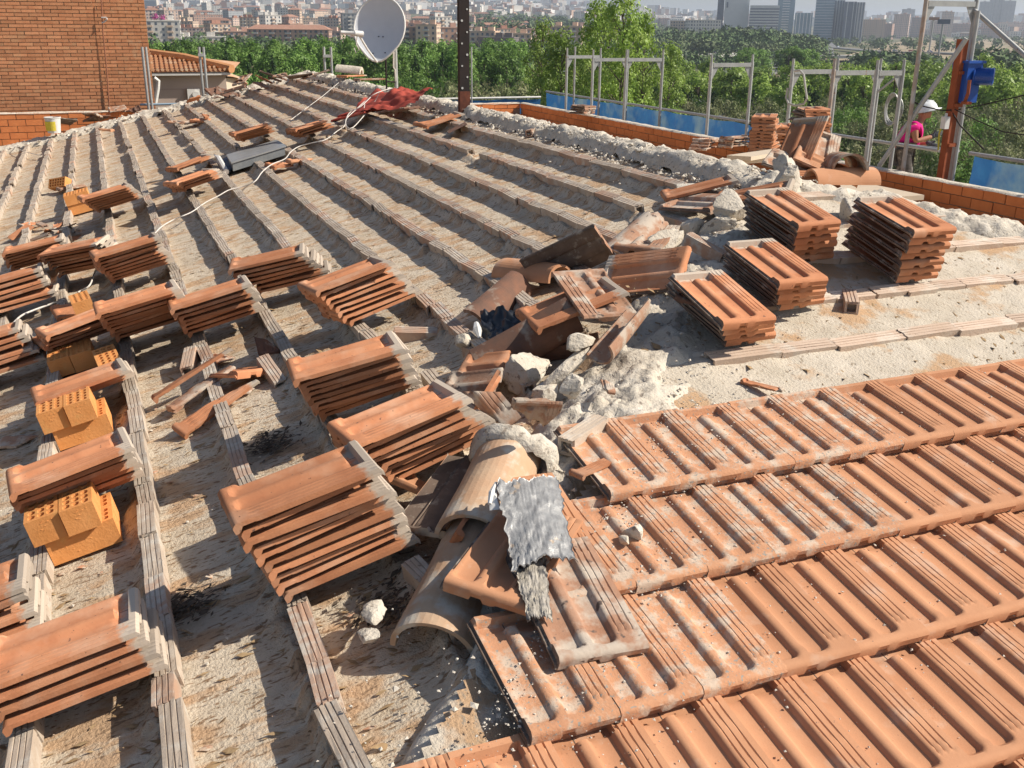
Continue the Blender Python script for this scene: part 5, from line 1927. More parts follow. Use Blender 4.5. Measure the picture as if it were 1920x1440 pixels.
def leaves(mb, c, R, n, s, r, out=None, up=.35):
    """n leaf blades on a clump"""
    d = r.normal(size=(n, 3))
    d /= np.linalg.norm(d, axis=1)[:, None]
    P = np.array(c) + d * R * (r.random((n, 1)) ** .45)
    nn = d * .8 + r.normal(size=(n, 3)) * .6 + np.array([0, 0, up])
    if out is not None: nn += out * .6
    nn /= np.linalg.norm(nn, axis=1)[:, None]
    a = np.cross(nn, r.normal(size=(n, 3)))
    a /= np.linalg.norm(a, axis=1)[:, None]
    b = np.cross(nn, a)
    sz = s * (.6 + .8 * r.random((n, 1)))
    q = np.stack([P - a * sz, P - b * sz * .55, P + a * sz, P + b * sz * .55], 1).reshape(-1, 3)
    k = len(mb.v)
    mb.v += q.tolist()
    mb.f += (np.arange(4 * n).reshape(-1, 4) + k).tolist()


def tree_kind(seed, H, R, low, nc, nl, s, leafm, shape='round', trunk=.2):
    r = np.random.default_rng(seed)
    tb, cb = MB(), MB()
    a0 = r.uniform(0, 6)
    tb.tube([(0, 0, 0), (.1, .05, H * .3), (0, .1, H * .6), (.1, 0, H * .85)], [trunk, trunk * .8, trunk * .5, trunk * .15], 7)
    for k in range(nc):
        f = (k + r.random()) / nc
        if shape == 'round':
            a, el = r.uniform(0, 2 * math.pi), math.asin(r.uniform(-.75, 1))
            rad = r.uniform(.62, .92)
            c = np.array([math.cos(a) * math.cos(el) * R * rad, math.sin(a) * math.cos(el) * R * rad, (low + H) / 2 + math.sin(el) * (H - low) / 2 * rad])
            c[:2] *= 1 + .18 * math.sin(a * 3 + seed)
            cr = R * r.uniform(.20, .36)
        else:
            z = low + (H - low) * f
            w = R * (.72 + .38 * math.sin(math.pi * f)) * (1.0 if f < .86 else (1.03 - f) / .17 * .75 + .25) * (1 + .15 * math.sin(a0 + f * 19))
            a = r.uniform(0, 2 * math.pi)
            rad = r.uniform(.3, .95)
            c = np.array([math.cos(a) * w * rad, math.sin(a) * w * rad, z])
            cr = R * r.uniform(.18, .30)
        if k % 3 == 0:
            tb.tube([(0, .05, max(H * .25, c[2] - R * .6)), tuple(c * .55 + np.array([0, 0, c[2] * .4])), tuple(c)], [trunk * .35, trunk * .2, .015], 5)
        out = c - np.array([0, 0, c[2] - .2 * R])
        out = out / (np.linalg.norm(out) + 1e-6)
        leaves(cb, c, cr, nl, s, r, out)
    return tb.mesh('trunk', BARK), cb.mesh('crown', leafm), H


K_round = [tree_kind(s, 13, 3.6, 2.5, 58, 62, .25, LEAF1) for s in (1, 2, 3)]
K_bright = [tree_kind(s, 10.5, 3.9, 1.6, 58, 62, .27, LEAF2) for s in (4, 5, 6)]
K_shrub = [tree_kind(s, 4.2, 2.4, .2, 40, 70, .12, LEAF3, trunk=.08) for s in (7, 8, 9)]
K_shrubg = [tree_kind(s, 4.6, 2.4, .2, 40, 70, .13, LEAF1, trunk=.08) for s in (17, 18)]
K_poplar = [tree_kind(s, 17, 2.3, 3, 190, 46, .115, LEAF2, 'tall', trunk=.16) for s in (10, 11)]
K_cyp = [tree_kind(s, 7, .75, .3, 60, 50, .10, LEAF5, 'tall', trunk=.08) for s in (12, 13)]


def tree(kind, u, r, ztop=None, v=None, what='tree', sc=1.0, wide=1.0, name='tree', cat='tree', group='trees beyond the building', Hk=None):
    p = atR(u, r)
    z0 = gz(p.x, p.y)
    tm, cmh, Hm = kind
    if v is not None:
        z = onY(u, v, 1).z / math.hypot(onY(u, v, 1).x, 1) * r
        k = max(.4, (z - z0) / Hm)
    else:
        k = sc
    M = Matrix.Translation((p.x, p.y, z0 - .1)) @ Matrix.Rotation(rnd.uniform(0, 6.28), 4, 'Z') @ Matrix.Diagonal((sc * wide, sc * wide, k, 1))
    t = thing(name, None, lab_at(u, what), cat, group, M)
    link('trunk', tm, t)
    link('crown', cmh, t)
    return t


TG1 = 'rounded trees beyond the far edge'
u = 292
while u < 980:                                          # back rows on the left
    tree(rnd.choice(K_round), u, rnd.uniform(205, 225), v=rnd.uniform(60, 70), what='tree in the back row of rounded trees', group=TG1, sc=1.0)
    u += rnd.uniform(38, 52)
u = 315
while u < 985:
    tree(rnd.choice(K_round), u, rnd.uniform(170, 185), v=rnd.uniform(76, 90), what='tree in the middle row of rounded trees', group=TG1, sc=.95)
    u += rnd.uniform(42, 60)
u = 395
while u < 900:
    tree(rnd.choice(K_round + K_shrubg), u, rnd.uniform(120, 145), v=rnd.uniform(112, 134), what='low tree in the front row above the roof edge', group=TG1, sc=.8)
    u += rnd.uniform(38, 52)
for (u, r, v) in ((842, 122, 150), (900, 118, 152), (925, 125, 158), (965, 120, 155), (1000, 128, 150)):
    tree(rnd.choice(K_shrub), u, r, v=v, what='grey olive shrub above the far blue sheet', name='shrub', cat='shrub', group='olive shrubs beyond the scaffold', sc=1.6)
for (u, r, v, wd) in ((1018, 74, 40, .72), (1055, 72, 58, .75), (1120, 66, 2, .72), (1168, 62, -22, .80), (1210, 66, 26, .68), (1085, 76, 84, .7), (1262, 88, 84, .75), (1142, 72, 14, .78)):
    tree(rnd.choice(K_poplar), u, r, v=v, what='tall airy poplar standing high over the scaffold', name='poplar_tree', group='poplars behind the scaffold', sc=1.0, wide=wd)
u = 1000
while u < 1990:
    tree(rnd.choice(K_bright), u, rnd.uniform(215, 240), v=rnd.uniform(102, 122), what='tree in the back row of bright green trees', group='bright green trees behind the scaffold')
    u += rnd.uniform(44, 60)
u = 1010
while u < 1990:
    tree(rnd.choice(K_bright), u, rnd.uniform(172, 190), v=rnd.uniform(122, 150), what='tree in the front row of bright green trees', group='bright green trees behind the scaffold')
    u += rnd.uniform(56, 74)
for (r0, v0, v1, st) in ((150, 178, 205, 46), (125, 205, 240, 50), (104, 245, 285, 58)):
    u = 1020
    while u < 1980:
        tree(rnd.choice(K_shrub + K_shrub + K_shrubg), u, r0 * rnd.uniform(.96, 1.04), v=rnd.uniform(v0, v1), what={150: 'shrub in the upper row', 125: 'shrub in the middle row', 104: 'shrub in the lowest row'}[r0] + ' of bushes', name='shrub', cat='shrub', group='bushes below the bright green trees', sc=1.15)
        u += rnd.uniform(st * .8, st * 1.25)
for u in (1085, 1130, 1300, 1350, 1425, 1530, 1545, 1575, 1595, 330, 372, 420, 462, 505, 640, 780, 830):
    tree(rnd.choice(K_cyp), u, 160 if u > 1000 else 150, v=rnd.uniform(150, 185) if u > 1000 else rnd.uniform(95, 112), what='slim dark cypress', name='cypress_tree', group='slim cypresses')
for (u, r, v) in ((1405, 400, 84), (1428, 410, 88), (1485, 380, 80), (1500, 385, 84), (1515, 380, 86)):
    tree(rnd.choice(K_round), u, r, v=v, what='dark poplar group by the valley road', group='trees by the valley road', sc=1.4)


# far woods: nobody could count them
def woods(n, fn, seed, name, label, size=(3, 6), leaf=.9, nl=70):
    r = np.random.default_rng(seed)
    mb = MB()
    for _ in range(n):
        x, y, hh = fn(r)
        s_ = r.uniform(*size)
        z0 = gz(x, y)
        for q in range(3):
            leaves(mb, (x + r.normal() * s_ * .4, y + r.normal() * s_ * .4, z0 + hh * r.uniform(.45, .75)), s_ * r.uniform(.5, .8), nl // 3, leaf * s_ / 4, r)
    o = struct(name, mb, LEAF4)
    o['kind'] = 'stuff'
    o['label'] = label
    return o


def zone(u0, u1, r0, r1, h0, h1, pw=1.0):
    def f(r):
        u_ = r.uniform(u0, u1)
        q = atR(u_, r0 + (r1 - r0) * r.random() ** pw)
        return q.x, q.y, r.uniform(h0, h1)
    return f


woods(380, zone(1235, 1548, 640, 960, 8, 13), 1, 'distant_woods', 'wooded ridge below the office towers', (4, 7))
woods(70, zone(1235, 1560, 450, 620, 5, 9), 2, 'distant_woods', 'scattered trees on the valley floor', (3, 5))
woods(160, zone(740, 1260, 330, 760, 6, 11), 3, 'distant_woods', 'trees in the park before the brick blocks', (4, 6))
woods(110, zone(1560, 2000, 1000, 2600, 6, 12), 4, 'distant_woods', 'trees across the far side of the valley', (5, 9))
woods(90, zone(1820, 2000, 380, 620, 8, 12), 5, 'distant_woods', 'dark trees at the right edge of the dry field', (5, 8))
woods(70, zone(1620, 1760, 430, 560, 7, 11), 6, 'distant_woods', 'dark trees in front of the dry field', (4, 7))
woods(260, zone(280, 760, 480, 900, 6, 11), 7, 'distant_woods', 'trees between the tree row and the town', (4, 7))
woods(350, zone(880, 1340, 900, 2200, 8, 16), 8, 'distant_woods', 'wooded hill left of the office towers', (7, 12))
woods(260, zone(280, 1950, 4200, 6500, 10, 20), 9, 'distant_woods', 'trees along the horizon', (14, 26), leaf=1.0)
woods(60, zone(640, 760, 900, 1200, 8, 14), 10, 'distant_woods', 'trees behind the satellite dish', (6, 9))

# ------------------------------------------------------------------ the town
def bmat(name, c, v=.15):
    return mat(name, c, tuple(k * .88 for k in c), .3, .9, vary=v)


BM = {'brick': bmat('town_brick', (.48, .31, .235)), 'tan': bmat('town_tan', (.62, .46, .34)), 'white': bmat('town_white', (.66, .62, .56)), 'grey': bmat('town_grey', (.38, .38, .38)),
      'pink': bmat('town_pink', (.60, .45, .37)), 'dark': bmat('town_dark', (.20, .17, .16))}
GLASS = mat('town_glass', (.07, .085, .11), (.12, .14, .17), .4, .25, spec=.6, vary=.2)
ROOFT = mat('town_roof', (.36, .20, .14), (.30, .16, .11), .5, .9, vary=.2)
_bk = {}


def bgeo(w, d, h, fl, pitched):
    """body, windows and roof of a block of flats, one set per size"""
    key = (w, d, h, fl, pitched)
    if key in _bk: return _bk[key]
    r = random.Random(str(key))
    body = MB()
    body.box((0, 0, h / 2 - 2), (w, d, h + 4))
    win = MB()
    fh = h / fl
    for side in range(4):
        L_ = w if side % 2 == 0 else d
        n_ = max(2, int(L_ / 3.2))
        for f in range(fl):
            for k in range(n_):
                x = -L_ / 2 + (k + .5) * L_ / n_
                ww = 1.9 if (k % 3 == 1) else 1.2
                z = f * fh + fh * .3
                hw = fh * .48
                o = (d if side % 2 == 0 else w) / 2 + .06
                vs = [(x - ww / 2, -o, z), (x + ww / 2, -o, z), (x + ww / 2, -o, z + hw), (x - ww / 2, -o, z + hw)]
                a = side * math.pi / 2
                vs = [(p[0] * math.cos(a) - p[1] * math.sin(a), p[0] * math.sin(a) + p[1] * math.cos(a), p[2]) for p in vs]
                win.add(vs, [(0, 1, 2, 3)])
    rf = MB()
    if pitched:
        e = .6
        b = [(-w / 2 - e, -d / 2 - e, h), (w / 2 + e, -d / 2 - e, h), (w / 2 + e, d / 2 + e, h), (-w / 2 - e, d / 2 + e, h)]
        rdg = [(-w / 2 + d / 3, 0, h + d * .2), (w / 2 - d / 3, 0, h + d * .2)]
        rf.add(b + rdg, [(0, 1, 5, 4), (1, 2, 5), (2, 3, 4, 5), (3, 0, 4), (3, 2, 1, 0)])
    else:
        rf.box((0, 0, h + .3), (w + .5, d + .5, .6))
        for k in range(int(w / 14) + 1):
            rf.box((r.uniform(-w / 2 + 2.5, w / 2 - 2.5), r.uniform(-d / 4, d / 4), h + 1.8), (r.uniform(2.5, 4.5), 3, 2.6))
    bal = MB()
    for f in range(1, fl):
        for k in range(max(1, int(w / 9))):
            x = -w / 2 + (k + .5) * w / max(1, int(w / 9))
            bal.box((x, -d / 2 - .55, f * fh + .35), (3.4, 1.0, .9))
    _bk[key] = (body, win, rf, bal)
    return _bk[key]


_bmesh = {}


def block(p, w, d, h, fl, yaw, col, label, group, pitched=False, roofcol=None, detail=True, name='apartment_block', cat='building', win=True):
    body, wn_, rf, bal = bgeo(w, d, h, fl, pitched)
    k = (w, d, h, fl, pitched, col)
    if k not in _bmesh:
        _bmesh[k] = [body.mesh('wall', BM[col]), wn_.mesh('windows', GLASS), rf.mesh('roof', ROOFT if (pitched or roofcol) else BM[col]), bal.mesh('balconies', BM['white' if col != 'white' else 'tan'])]
    M = Matrix.Translation(p) @ Matrix.Rotation(yaw, 4, 'Z')
    t = thing(name, None, label, cat, group, M)
    me = _bmesh[k]
    link('wall', me[0], t)
    if win: link('windows', me[1], t)['kind'] = 'stuff'
    link('roof', me[2], t)
    if detail: link('balconies', me[3], t)['kind'] = 'stuff'
    return t


def at_g(u, r):
    p = atR(u, r)
    p.z = gz(p.x, p.y)
    return p


VY = -YAW
def faceyaw(u): return VY + math.atan((u - 960) / 1990) * -1


# the long brick block and its neighbours, nearest part of the town
GT = 'blocks of the near part of the town'
near = [(300, 640, 'white', 22, 12, 18, 6, 'white block of flats behind the brick gable with flowers on its terrace'),
        (362, 690, 'white', 34, 14, 8, 2, 'low white shed roofed hall left of the town trees'), (398, 660, 'white', 14, 12, 9, 3, 'small bright white building right of the low hall'),
        (428, 760, 'tan', 16, 12, 10, 3, 'small tan house right of the bright white building'), (447, 740, 'brick', 20, 12, 11, 4, 'brown brick block left of the long brick block'),
        (543, 700, 'brick', 52, 14, 13.5, 5, 'long brown brick block with a flat red roof'), (618, 720, 'pink', 18, 14, 12, 4, 'pinkish block at the right end of the long brick block'),
        (668, 900, 'grey', 24, 16, 24, 8, 'grey white terraced block left of the satellite dish'), (640, 800, 'brick', 18, 14, 11, 4, 'low brick house left of the satellite dish'),
        (775, 620, 'brick', 18, 14, 16, 6, 'brick tower block right of the dish'), (803, 610, 'tan', 12, 14, 17, 6, 'sunlit tan tower block beside the brick one'), (838, 640, 'brick', 22, 14, 15.5, 5, 'reddish block left of the steel post'),
        (905, 700, 'tan', 20, 12, 13, 4, 'tan block just right of the steel post'), (935, 640, 'dark', 22, 14, 10, 3, 'dark low block right of the steel post'), (965, 690, 'tan', 22, 14, 12, 4, 'tan stepped block left of the poplars'),
        (1065, 760, 'tan', 22, 14, 17, 5, 'tall tan block between the two poplar groups'), (1090, 800, 'pink', 20, 14, 17, 5, 'pinkish block between the two poplar groups'), (1020, 800, 'brick', 30, 14, 14, 4, 'long brick block behind the left poplar')]
for u, r, c, w, d, h, fl, lb in near:
    block(at_g(u, r), w, d, h, fl, faceyaw(u) + rnd.uniform(-.3, .3), c, lb, GT, pitched=(w > 45))
m = MB()
p = at_g(292, 636)
rgen = np.random.default_rng(4)
leaves(m, (p.x, p.y, p.z + 20.2), 2.2, 160, .4, rgen)
leaves(m, (p.x + 4, p.y - 1, p.z + 20.0), 2.0, 140, .4, rgen)
solo('terrace_flowers', m, mat('magenta_flowers', (.55, .05, .30), (.35, .08, .2), .8, .8), 'magenta flowers on the roof terrace of the white block', 'flowers')

sizes = [(26, 13, 12, 4), (18, 13, 15, 5), (34, 13, 9, 3), (15, 14, 21, 7), (22, 12, 9, 3), (40, 13, 12, 4)]
rows = [(940, 280, 1000, 15, 'first'), (1180, 280, 1010, 15, 'second'), (1500, 280, 1010, 14, 'third'), (1950, 280, 1030, 14, 'fourth'), (2500, 280, 1240, 15, 'fifth')]
for r0, ua, ub, st, rn in rows:
    u = ua + rnd.uniform(0, 20)
    while u < ub:
        w, d, h, fl = rnd.choice(sizes)
        c = rnd.choice(['brick', 'tan', 'white', 'pink', 'brick', 'tan'] if r0 < 1600 else ['white', 'white', 'tan', 'pink', 'grey', 'white'])
        r1 = r0 * rnd.uniform(.93, 1.07)
        block(at_g(u, r1), w, d, h, fl, faceyaw(u) + rnd.choice((-.5, -.2, .1, .4, .9)), c, lab_at(u, {'brick': 'brick', 'tan': 'tan', 'white': 'white', 'pink': 'pinkish', 'grey': 'grey'}[c] + ' block in the ' + rn + ' row of the town'), 'blocks of the hillside town', pitched=rnd.random() < .25, detail=r0 < 1300, roofcol=rnd.random() < .5)
        u += (w / r1 * 1990) * rnd.uniform(.75, 1.25) + rnd.uniform(0, st * .5)
# beyond that the town reads as one mass
CITYM = bpy.data.materials.new('far_town')
CITYM.use_nodes = True
nt = CITYM.node_tree
N, L = nt.nodes, nt.links
b_ = N['Principled BSDF']
b_.inputs['Roughness'].default_value = .9
geo = N.new('ShaderNodeNewGeometry')
mp = N.new('ShaderNodeVectorMath')
mp.operation = 'MULTIPLY'
mp.inputs[1].default_value = (.03, .03, .0)
L.new(geo.outputs['Position'], mp.inputs[0])
vo = N.new('ShaderNodeTexVoronoi')
L.new(mp.outputs[0], vo.inputs['Vector'])
vo.inputs['Scale'].default_value = 1.0
cr = N.new('ShaderNodeValToRGB')
sp_ = N.new('ShaderNodeSeparateColor')
L.new(vo.outputs['Color'], sp_.inputs[0])
L.new(sp_.outputs[0], cr.inputs[0])
cr.color_ramp.interpolation = 'CONSTANT'
cr.color_ramp.elements[0].color = (.70, .66, .60, 1)
for pos, c in ((.25, (.50, .34, .25)), (.4, (.62, .56, .48)), (.6, (.36, .22, .17)), (.72, (.75, .73, .70)), (.88, (.40, .40, .42))):
    e = cr.color_ramp.elements.new(pos)
    e.color = (*c, 1)
L.new(cr.outputs[0], b_.inputs['Base Color'])
mb, wb = MB(), MB()
r = random.Random(5)


def farbox(u, rr_, w, d, h, wins=True):
    p = at_g(u, rr_)
    ya = faceyaw(u) + r.uniform(-.6, .6)
    Rz = Matrix.Rotation(ya, 3, 'Z')
    mb.box((p.x, p.y, p.z + h / 2 - 3), (w, d, h + 6), Rz)
    if wins:
        nf = int(h / 3.4)
        nk = max(2, int(w / 5))
        for f in range(nf):
            for k in range(nk):
                c = Rz @ Vector((-w / 2 + (k + .5) * w / nk, -d / 2 - .15, 0))
                wb.box((p.x + c.x, p.y + c.y, p.z + 1.8 + f * 3.4), (2.6, .3, 1.6), Rz)


for _ in range(620):
    u = r.uniform(280, 1240)
    farbox(u, r.uniform(2700, 4300), r.uniform(14, 40), r.uniform(12, 22), r.uniform(9, 24), False)
for _ in range(420):
    u = r.uniform(960, 1960)
    farbox(u, r.uniform(3900, 5300), r.uniform(18, 55), r.uniform(14, 26), r.choice((14, 20, 26, 40)) * r.uniform(.8, 1.2), False)
for _ in range(90):
    u = r.choice((r.uniform(1640, 1960), r.uniform(1240, 1340)))
    farbox(u, r.uniform(2500, 3400), r.uniform(20, 70), r.uniform(14, 26), r.uniform(9, 30))
o = struct('far_town', mb, CITYM)
o['kind'] = 'stuff'
o['label'] = 'pale far town covering the hills up to the horizon'
o = struct('far_town_windows', wb, GLASS)
o['kind'] = 'stuff'
o['label'] = 'dark windows of the far town'
GS2 = 'blocks on the far side of the valley'
for (u, r1, w, h, c) in ((1285, 1350, 34, 24, 'tan'), (1318, 1300, 40, 26, 'white'), (1635, 1900, 40, 34, 'tan'), (1660, 2100, 30, 28, 'brick'), (1690, 2300, 30, 46, 'pink'), (1722, 2500, 26, 40, 'brick'), (1775, 2600, 24, 52, 'tan'),
                         (1760, 2400, 34, 34, 'pink'), (1845, 3300, 36, 80, 'grey'), (1862, 3300, 36, 86, 'grey'), (1884, 3300, 36, 82, 'grey'), (1700, 3100, 30, 60, 'grey'), (1800, 2700, 60, 26, 'brick'), (1900, 2900, 70, 30, 'pink'), (1850, 2500, 60, 18, 'brick')):
    block(at_g(u, r1), w, 16, h, max(3, int(h / 3.4)), faceyaw(u) + rnd.uniform(-.4, .4), c, lab_at(u, c.replace('pink', 'pinkish') + ' tall block across the valley'), GS2, detail=False)

# office towers
TWG = mat('tower_glass', (.16, .24, .30), (.22, .31, .37), .1, .25, spec=.7)
TWS = mat('tower_slate', (.13, .15, .19), (.17, .19, .24), .1, .5)
TWW = mat('tower_white', (.66, .66, .64), (.60, .60, .59), .1, .7)
TWB = mat('tower_bands', (.58, .60, .58), (.5, .52, .5), .1, .6)


def tower(u0, u1, vt, r1, d, mt, label, bands=None, fins=None, side=None, zb=-22, yaw=0.0):
    p0, p1 = atR(u0, r1), atR(u1, r1)
    top = ray((u0 + u1) / 2, vt)
    zt = top.z / math.hypot(top.x, top.y) * r1
    c = (p0 + p1) / 2
    w = (p1 - p0).length
    ya = faceyaw((u0 + u1) / 2) + yaw
    Rz = Matrix.Rotation(ya, 3, 'Z')
    t = thing('office_tower', Vector((c.x, c.y, zb)), label, 'office tower', 'office towers across the valley')
    m_ = MB()
    cc_ = c + Rz @ Vector((0, d / 2, 0))
    m_.box((cc_.x, cc_.y, (zt + zb) / 2), (w, d, zt - zb), Rz)
    part('wall', m_, mt, t)
    if bands:
        m_ = MB()
        z = zb + 6
        while z < zt - 1:
            m_.box((cc_.x, cc_.y, z), (w * bands[1] + .5, d + .5, bands[2]), Rz)
            z += bands[0]
        part('window_bands', m_, bands[3], t)
    if fins:
        for k in range(fins[0]):
            x = -w / 2 + (k + .5) * w / fins[0]
            q = c + Rz @ Vector((x, -.4, 0))
            m_ = MB()
            m_.box((q.x, q.y, (zt + zb) / 2), (fins[1], 1.2, zt - zb - 1), Rz)
            part('fin', m_, fins[2], t)
    if side:
        q = c + Rz @ Vector((w / 2 + .4, d / 2, 0))
        m_ = MB()
        m_.box((q.x, q.y, (zt + zb) / 2), (.8, d + .6, zt - zb + .3), Rz)
        part('side_wall', m_, side, t)
    return t


tower(1356, 1402, -16, 1500, 30, TWW, 'blank white office tower with a small dark slot near its top', None)
q = atR(1361, 1499)
m = MB()
m.box((q.x, q.y, 29), (2.2, .8, 7), Matrix.Rotation(faceyaw(1361), 3, 'Z'))
solo('wall_sign', m, TWS, 'small dark vertical sign on the white tower', 'sign')
tower(1343, 1355, -14, 1510, 30, TWS, 'dark slate side of the white office tower')
tower(1404, 1459, 10, 1480, 26, TWB, 'banded office block with grey ribbon windows right of the white tower', bands=(3.6, .98, 1.8, TWS))
tower(1455, 1487, -4, 1540, 26, TWG, 'tall pale glass tower with white window bands at its right edge', bands=(3.4, .4, 1.2, TWW))
tower(1489, 1522, 24, 1500, 22, TWG, 'low glass annex between the two tower groups', fins=(5, 1.0, TWW))
tower(1526, 1561, -6, 1560, 34, TWG, 'wide greenish glass tower with fine floor lines', bands=(3.6, 1.0, .5, TWW))
tower(1560, 1580, 0, 1570, 30, TWB, 'middle tower with white vertical fins', fins=(4, 2.0, TWS))
tower(1580, 1602, 3, 1540, 30, TWS, 'dark blue glass tower beside the finned one', fins=(2, 1.2, TWW))
tower(1602, 1618, 4, 1530, 30, TWW, 'white edged end tower of the group with vertical stripes', fins=(3, 1.6, TWS))
for k, (u0, u1, v0, v1, r1, lb) in enumerate([(1740, 1760, 32, 38, 700, 'brown backed billboard across the valley'), (1757, 1781, 36, 45, 660, 'dark blue backed billboard across the valley')]):
    a, b = atR(u0, r1), atR(u1, r1)
    z1 = ray(u0, v0).z / math.hypot(ray(u0, v0).x, ray(u0, v0).y) * r1
    z0 = ray(u0, v1).z / math.hypot(ray(u0, v1).x, ray(u0, v1).y) * r1
    t = thing('billboard', Vector(((a.x + b.x) / 2, (a.y + b.y) / 2, -20)), lb, 'billboard')
    m = MB()
    m.box(((a.x + b.x) / 2, (a.y + b.y) / 2, (z0 + z1) / 2), ((b - a).length, .6, z1 - z0), Matrix.Rotation(faceyaw(u0), 3, 'Z'))
    part('panel', m, BM['brick'] if k == 0 else TWS, t)
    m = MB()
    m.tube([((a.x + b.x) / 2, (a.y + b.y) / 2 + .5, -20), ((a.x + b.x) / 2, (a.y + b.y) / 2 + .5, z0)], .5, 8)
    part('pole', m, GALV, t)
# lamp posts
LP = MB()
LP.tube([(0, 0, 0), (0, 0, 10)], [.14, .08], 6)
LP.tube([(0, 0, 10), (1.3, 0, 10.3)], .06, 5)
LP.box((1.6, 0, 10.3), (.8, .3, .12))
LPm = LP.mesh('street_lamp', GALV)
for k, (u, r1) in enumerate([(1262, 430), (1290, 440), (1345, 450), (1385, 460), (1432, 455), (1500, 470), (1545, 440), (1600, 520), (1640, 500), (1695, 470), (1860, 430), (1905, 600), (870, 430), (930, 450), (1110, 500)]):
    M = Matrix.Translation(at_g(u, r1)) @ Matrix.Rotation(rnd.uniform(0, 6), 4, 'Z')
    tag(link('street_lamp', LPm, None, M), lab_at(u, 'slim street lamp in the valley'), 'street lamp', 'street lamps in the valley')

# ------------------------------------------------------------------ the neighbour house beyond the far edge
ny = 31.0
a, b = onY(284, 140, ny), onY(423, 140, ny)
NHW = mat('pinkish_render', (.50, .40, .335), (.46, .365, .305), 1.2, .9)
hs = thing('neighbour_house', Vector(((a.x + b.x) / 2, ny + 3, GZ)), 'pinkish rendered house with a low orange tiled hip roof beyond the far edge', 'house')
m = MB()
x0, x1, zt = a.x - 6, b.x, a.z
m.box(((x0 + x1) / 2, ny + 4, (zt + GZ) / 2), (x1 - x0, 8, zt - GZ))
part('wall', m, NHW, hs)
c = onY(456, 152, ny + 1.5)
m = MB()
m.hexa([(x1 + .01, ny + .25, GZ), (c.x, ny + 1.8, GZ), (c.x, ny + 7, GZ), (x1 + .01, ny + 7, GZ)], [(x1 + .01, ny + .25, zt - .12), (c.x, ny + 1.8, zt - .18), (c.x, ny + 7, zt - .18), (x1 + .01, ny + 7, zt - .12)])
part('wall', m, mat('cream_render', (.62, .50, .38), (.56, .45, .34), 1, .9), hs)
m = MB()
m.box(((x0 + x1) / 2, ny - .10, zt + .02), (x1 - x0 + .2, .35, .07))
part('eave', m, WHITE, hs)
m = MB()
zc = onY(350, 167, ny).z
m.box(((x0 + x1) / 2, ny - .006, zc), (x1 - x0, .012, .035))
part('string_line', m, mat('render_line', (.42, .33, .28)), hs)
# roof of tile rows
RT2 = mat('house_tiles', (.60, .33, .18), (.50, .26, .14), 3, .9, vary=.12, third=(.64, .47, .32), tmask=(.5, .65), tscale=3)
ap = onY(283, 97, ny + 3.0)
rfz = zt + .08
nrow = 9
m = MB()
x_r = x1 + .15
apx = ap.x - .2
hgt = (ap.z - rfz)
for k in range(nrow):
    f0, f1 = k / nrow, (k + 1) / nrow
    y0, y1 = ny - .3 + f0 * 3.4, ny - .3 + f1 * 3.4
    z0, z1 = rfz + f0 * hgt, rfz + f1 * hgt
    xr0 = x_r + (apx - x_r) * f0
    n_ = int((xr0 - x0) / .13)
    for i in range(n_):
        xx_ = xr0 - .13 * (i + .5)
        m.tube([(xx_, y0, z0 + .06), (xx_, y1 + .05, z1 + .0)], [.045, .035], 5)
o = part('roof_tiles', m, RT2, hs, True, kind='stuff')
m = MB()
m.add([(x0, ny - .3, rfz), (x_r, ny - .3, rfz), (apx, ny + 3.1, ap.z), (x0, ny + 3.1, ap.z), (x_r + 1.2, ny + 7, rfz), (x0, ny + 7, rfz)], [(0, 1, 2, 3), (1, 4, 2), (3, 2, 4, 5)])
part('roof', m, RT2, hs)
m = MB()
m.tube([(apx - .3, ny + 3.1, ap.z + .03), ((x_r + apx) / 2, ny + 1.4, (ap.z + rfz) / 2 + .1), (x_r, ny - .3, rfz + .07)], .12, 8)
part('ridge', m, mat('house_ridge', (.60, .29, .13), (.5, .24, .11), 4, .9), hs, True)
m = MB()
m.add([tuple(onY(400, 134, ny)), tuple(onY(455, 146, ny + 1.6)), tuple(onY(458, 149, ny + 1.4)), tuple(onY(424, 141, ny - .2)), tuple(onY(340, 112, ny + 2.2))], [(0, 1, 4), (0, 3, 2, 1), (1, 2, 4)])
part('side_roof', m, RT2, hs)
m = MB()
m.tube([onY(289, 146, 28), onY(297, 152, 28), onY(296, 165, 28), onY(291, 195, 28)], .05, 8)
solo('drain_pipe', m, WHITE, 'bent white pipe between the brick gable and the pinkish house', 'pipe', smooth=True)
m = MB()
q = onY(363, 177, ny - .08)
m.box(q, (.34, .12, .30))
m.tube([q + Vector((.05, -.06, 0)), q + Vector((.05, -.10, 0))], .09, 12)
solo('wall_unit', m, WHITE, 'small white vent box on the wall of the pinkish house', 'vent box')

# ------------------------------------------------------------------ the worker
FWD = Vector((math.sin(YAW), math.cos(YAW), 0))
D0 = 13.9


def W(u, v, off=0.0):
    d = ray(u, v)
    k = (D0 + off) / (d.x * FWD.x + d.y * FWD.y)
    return d * k


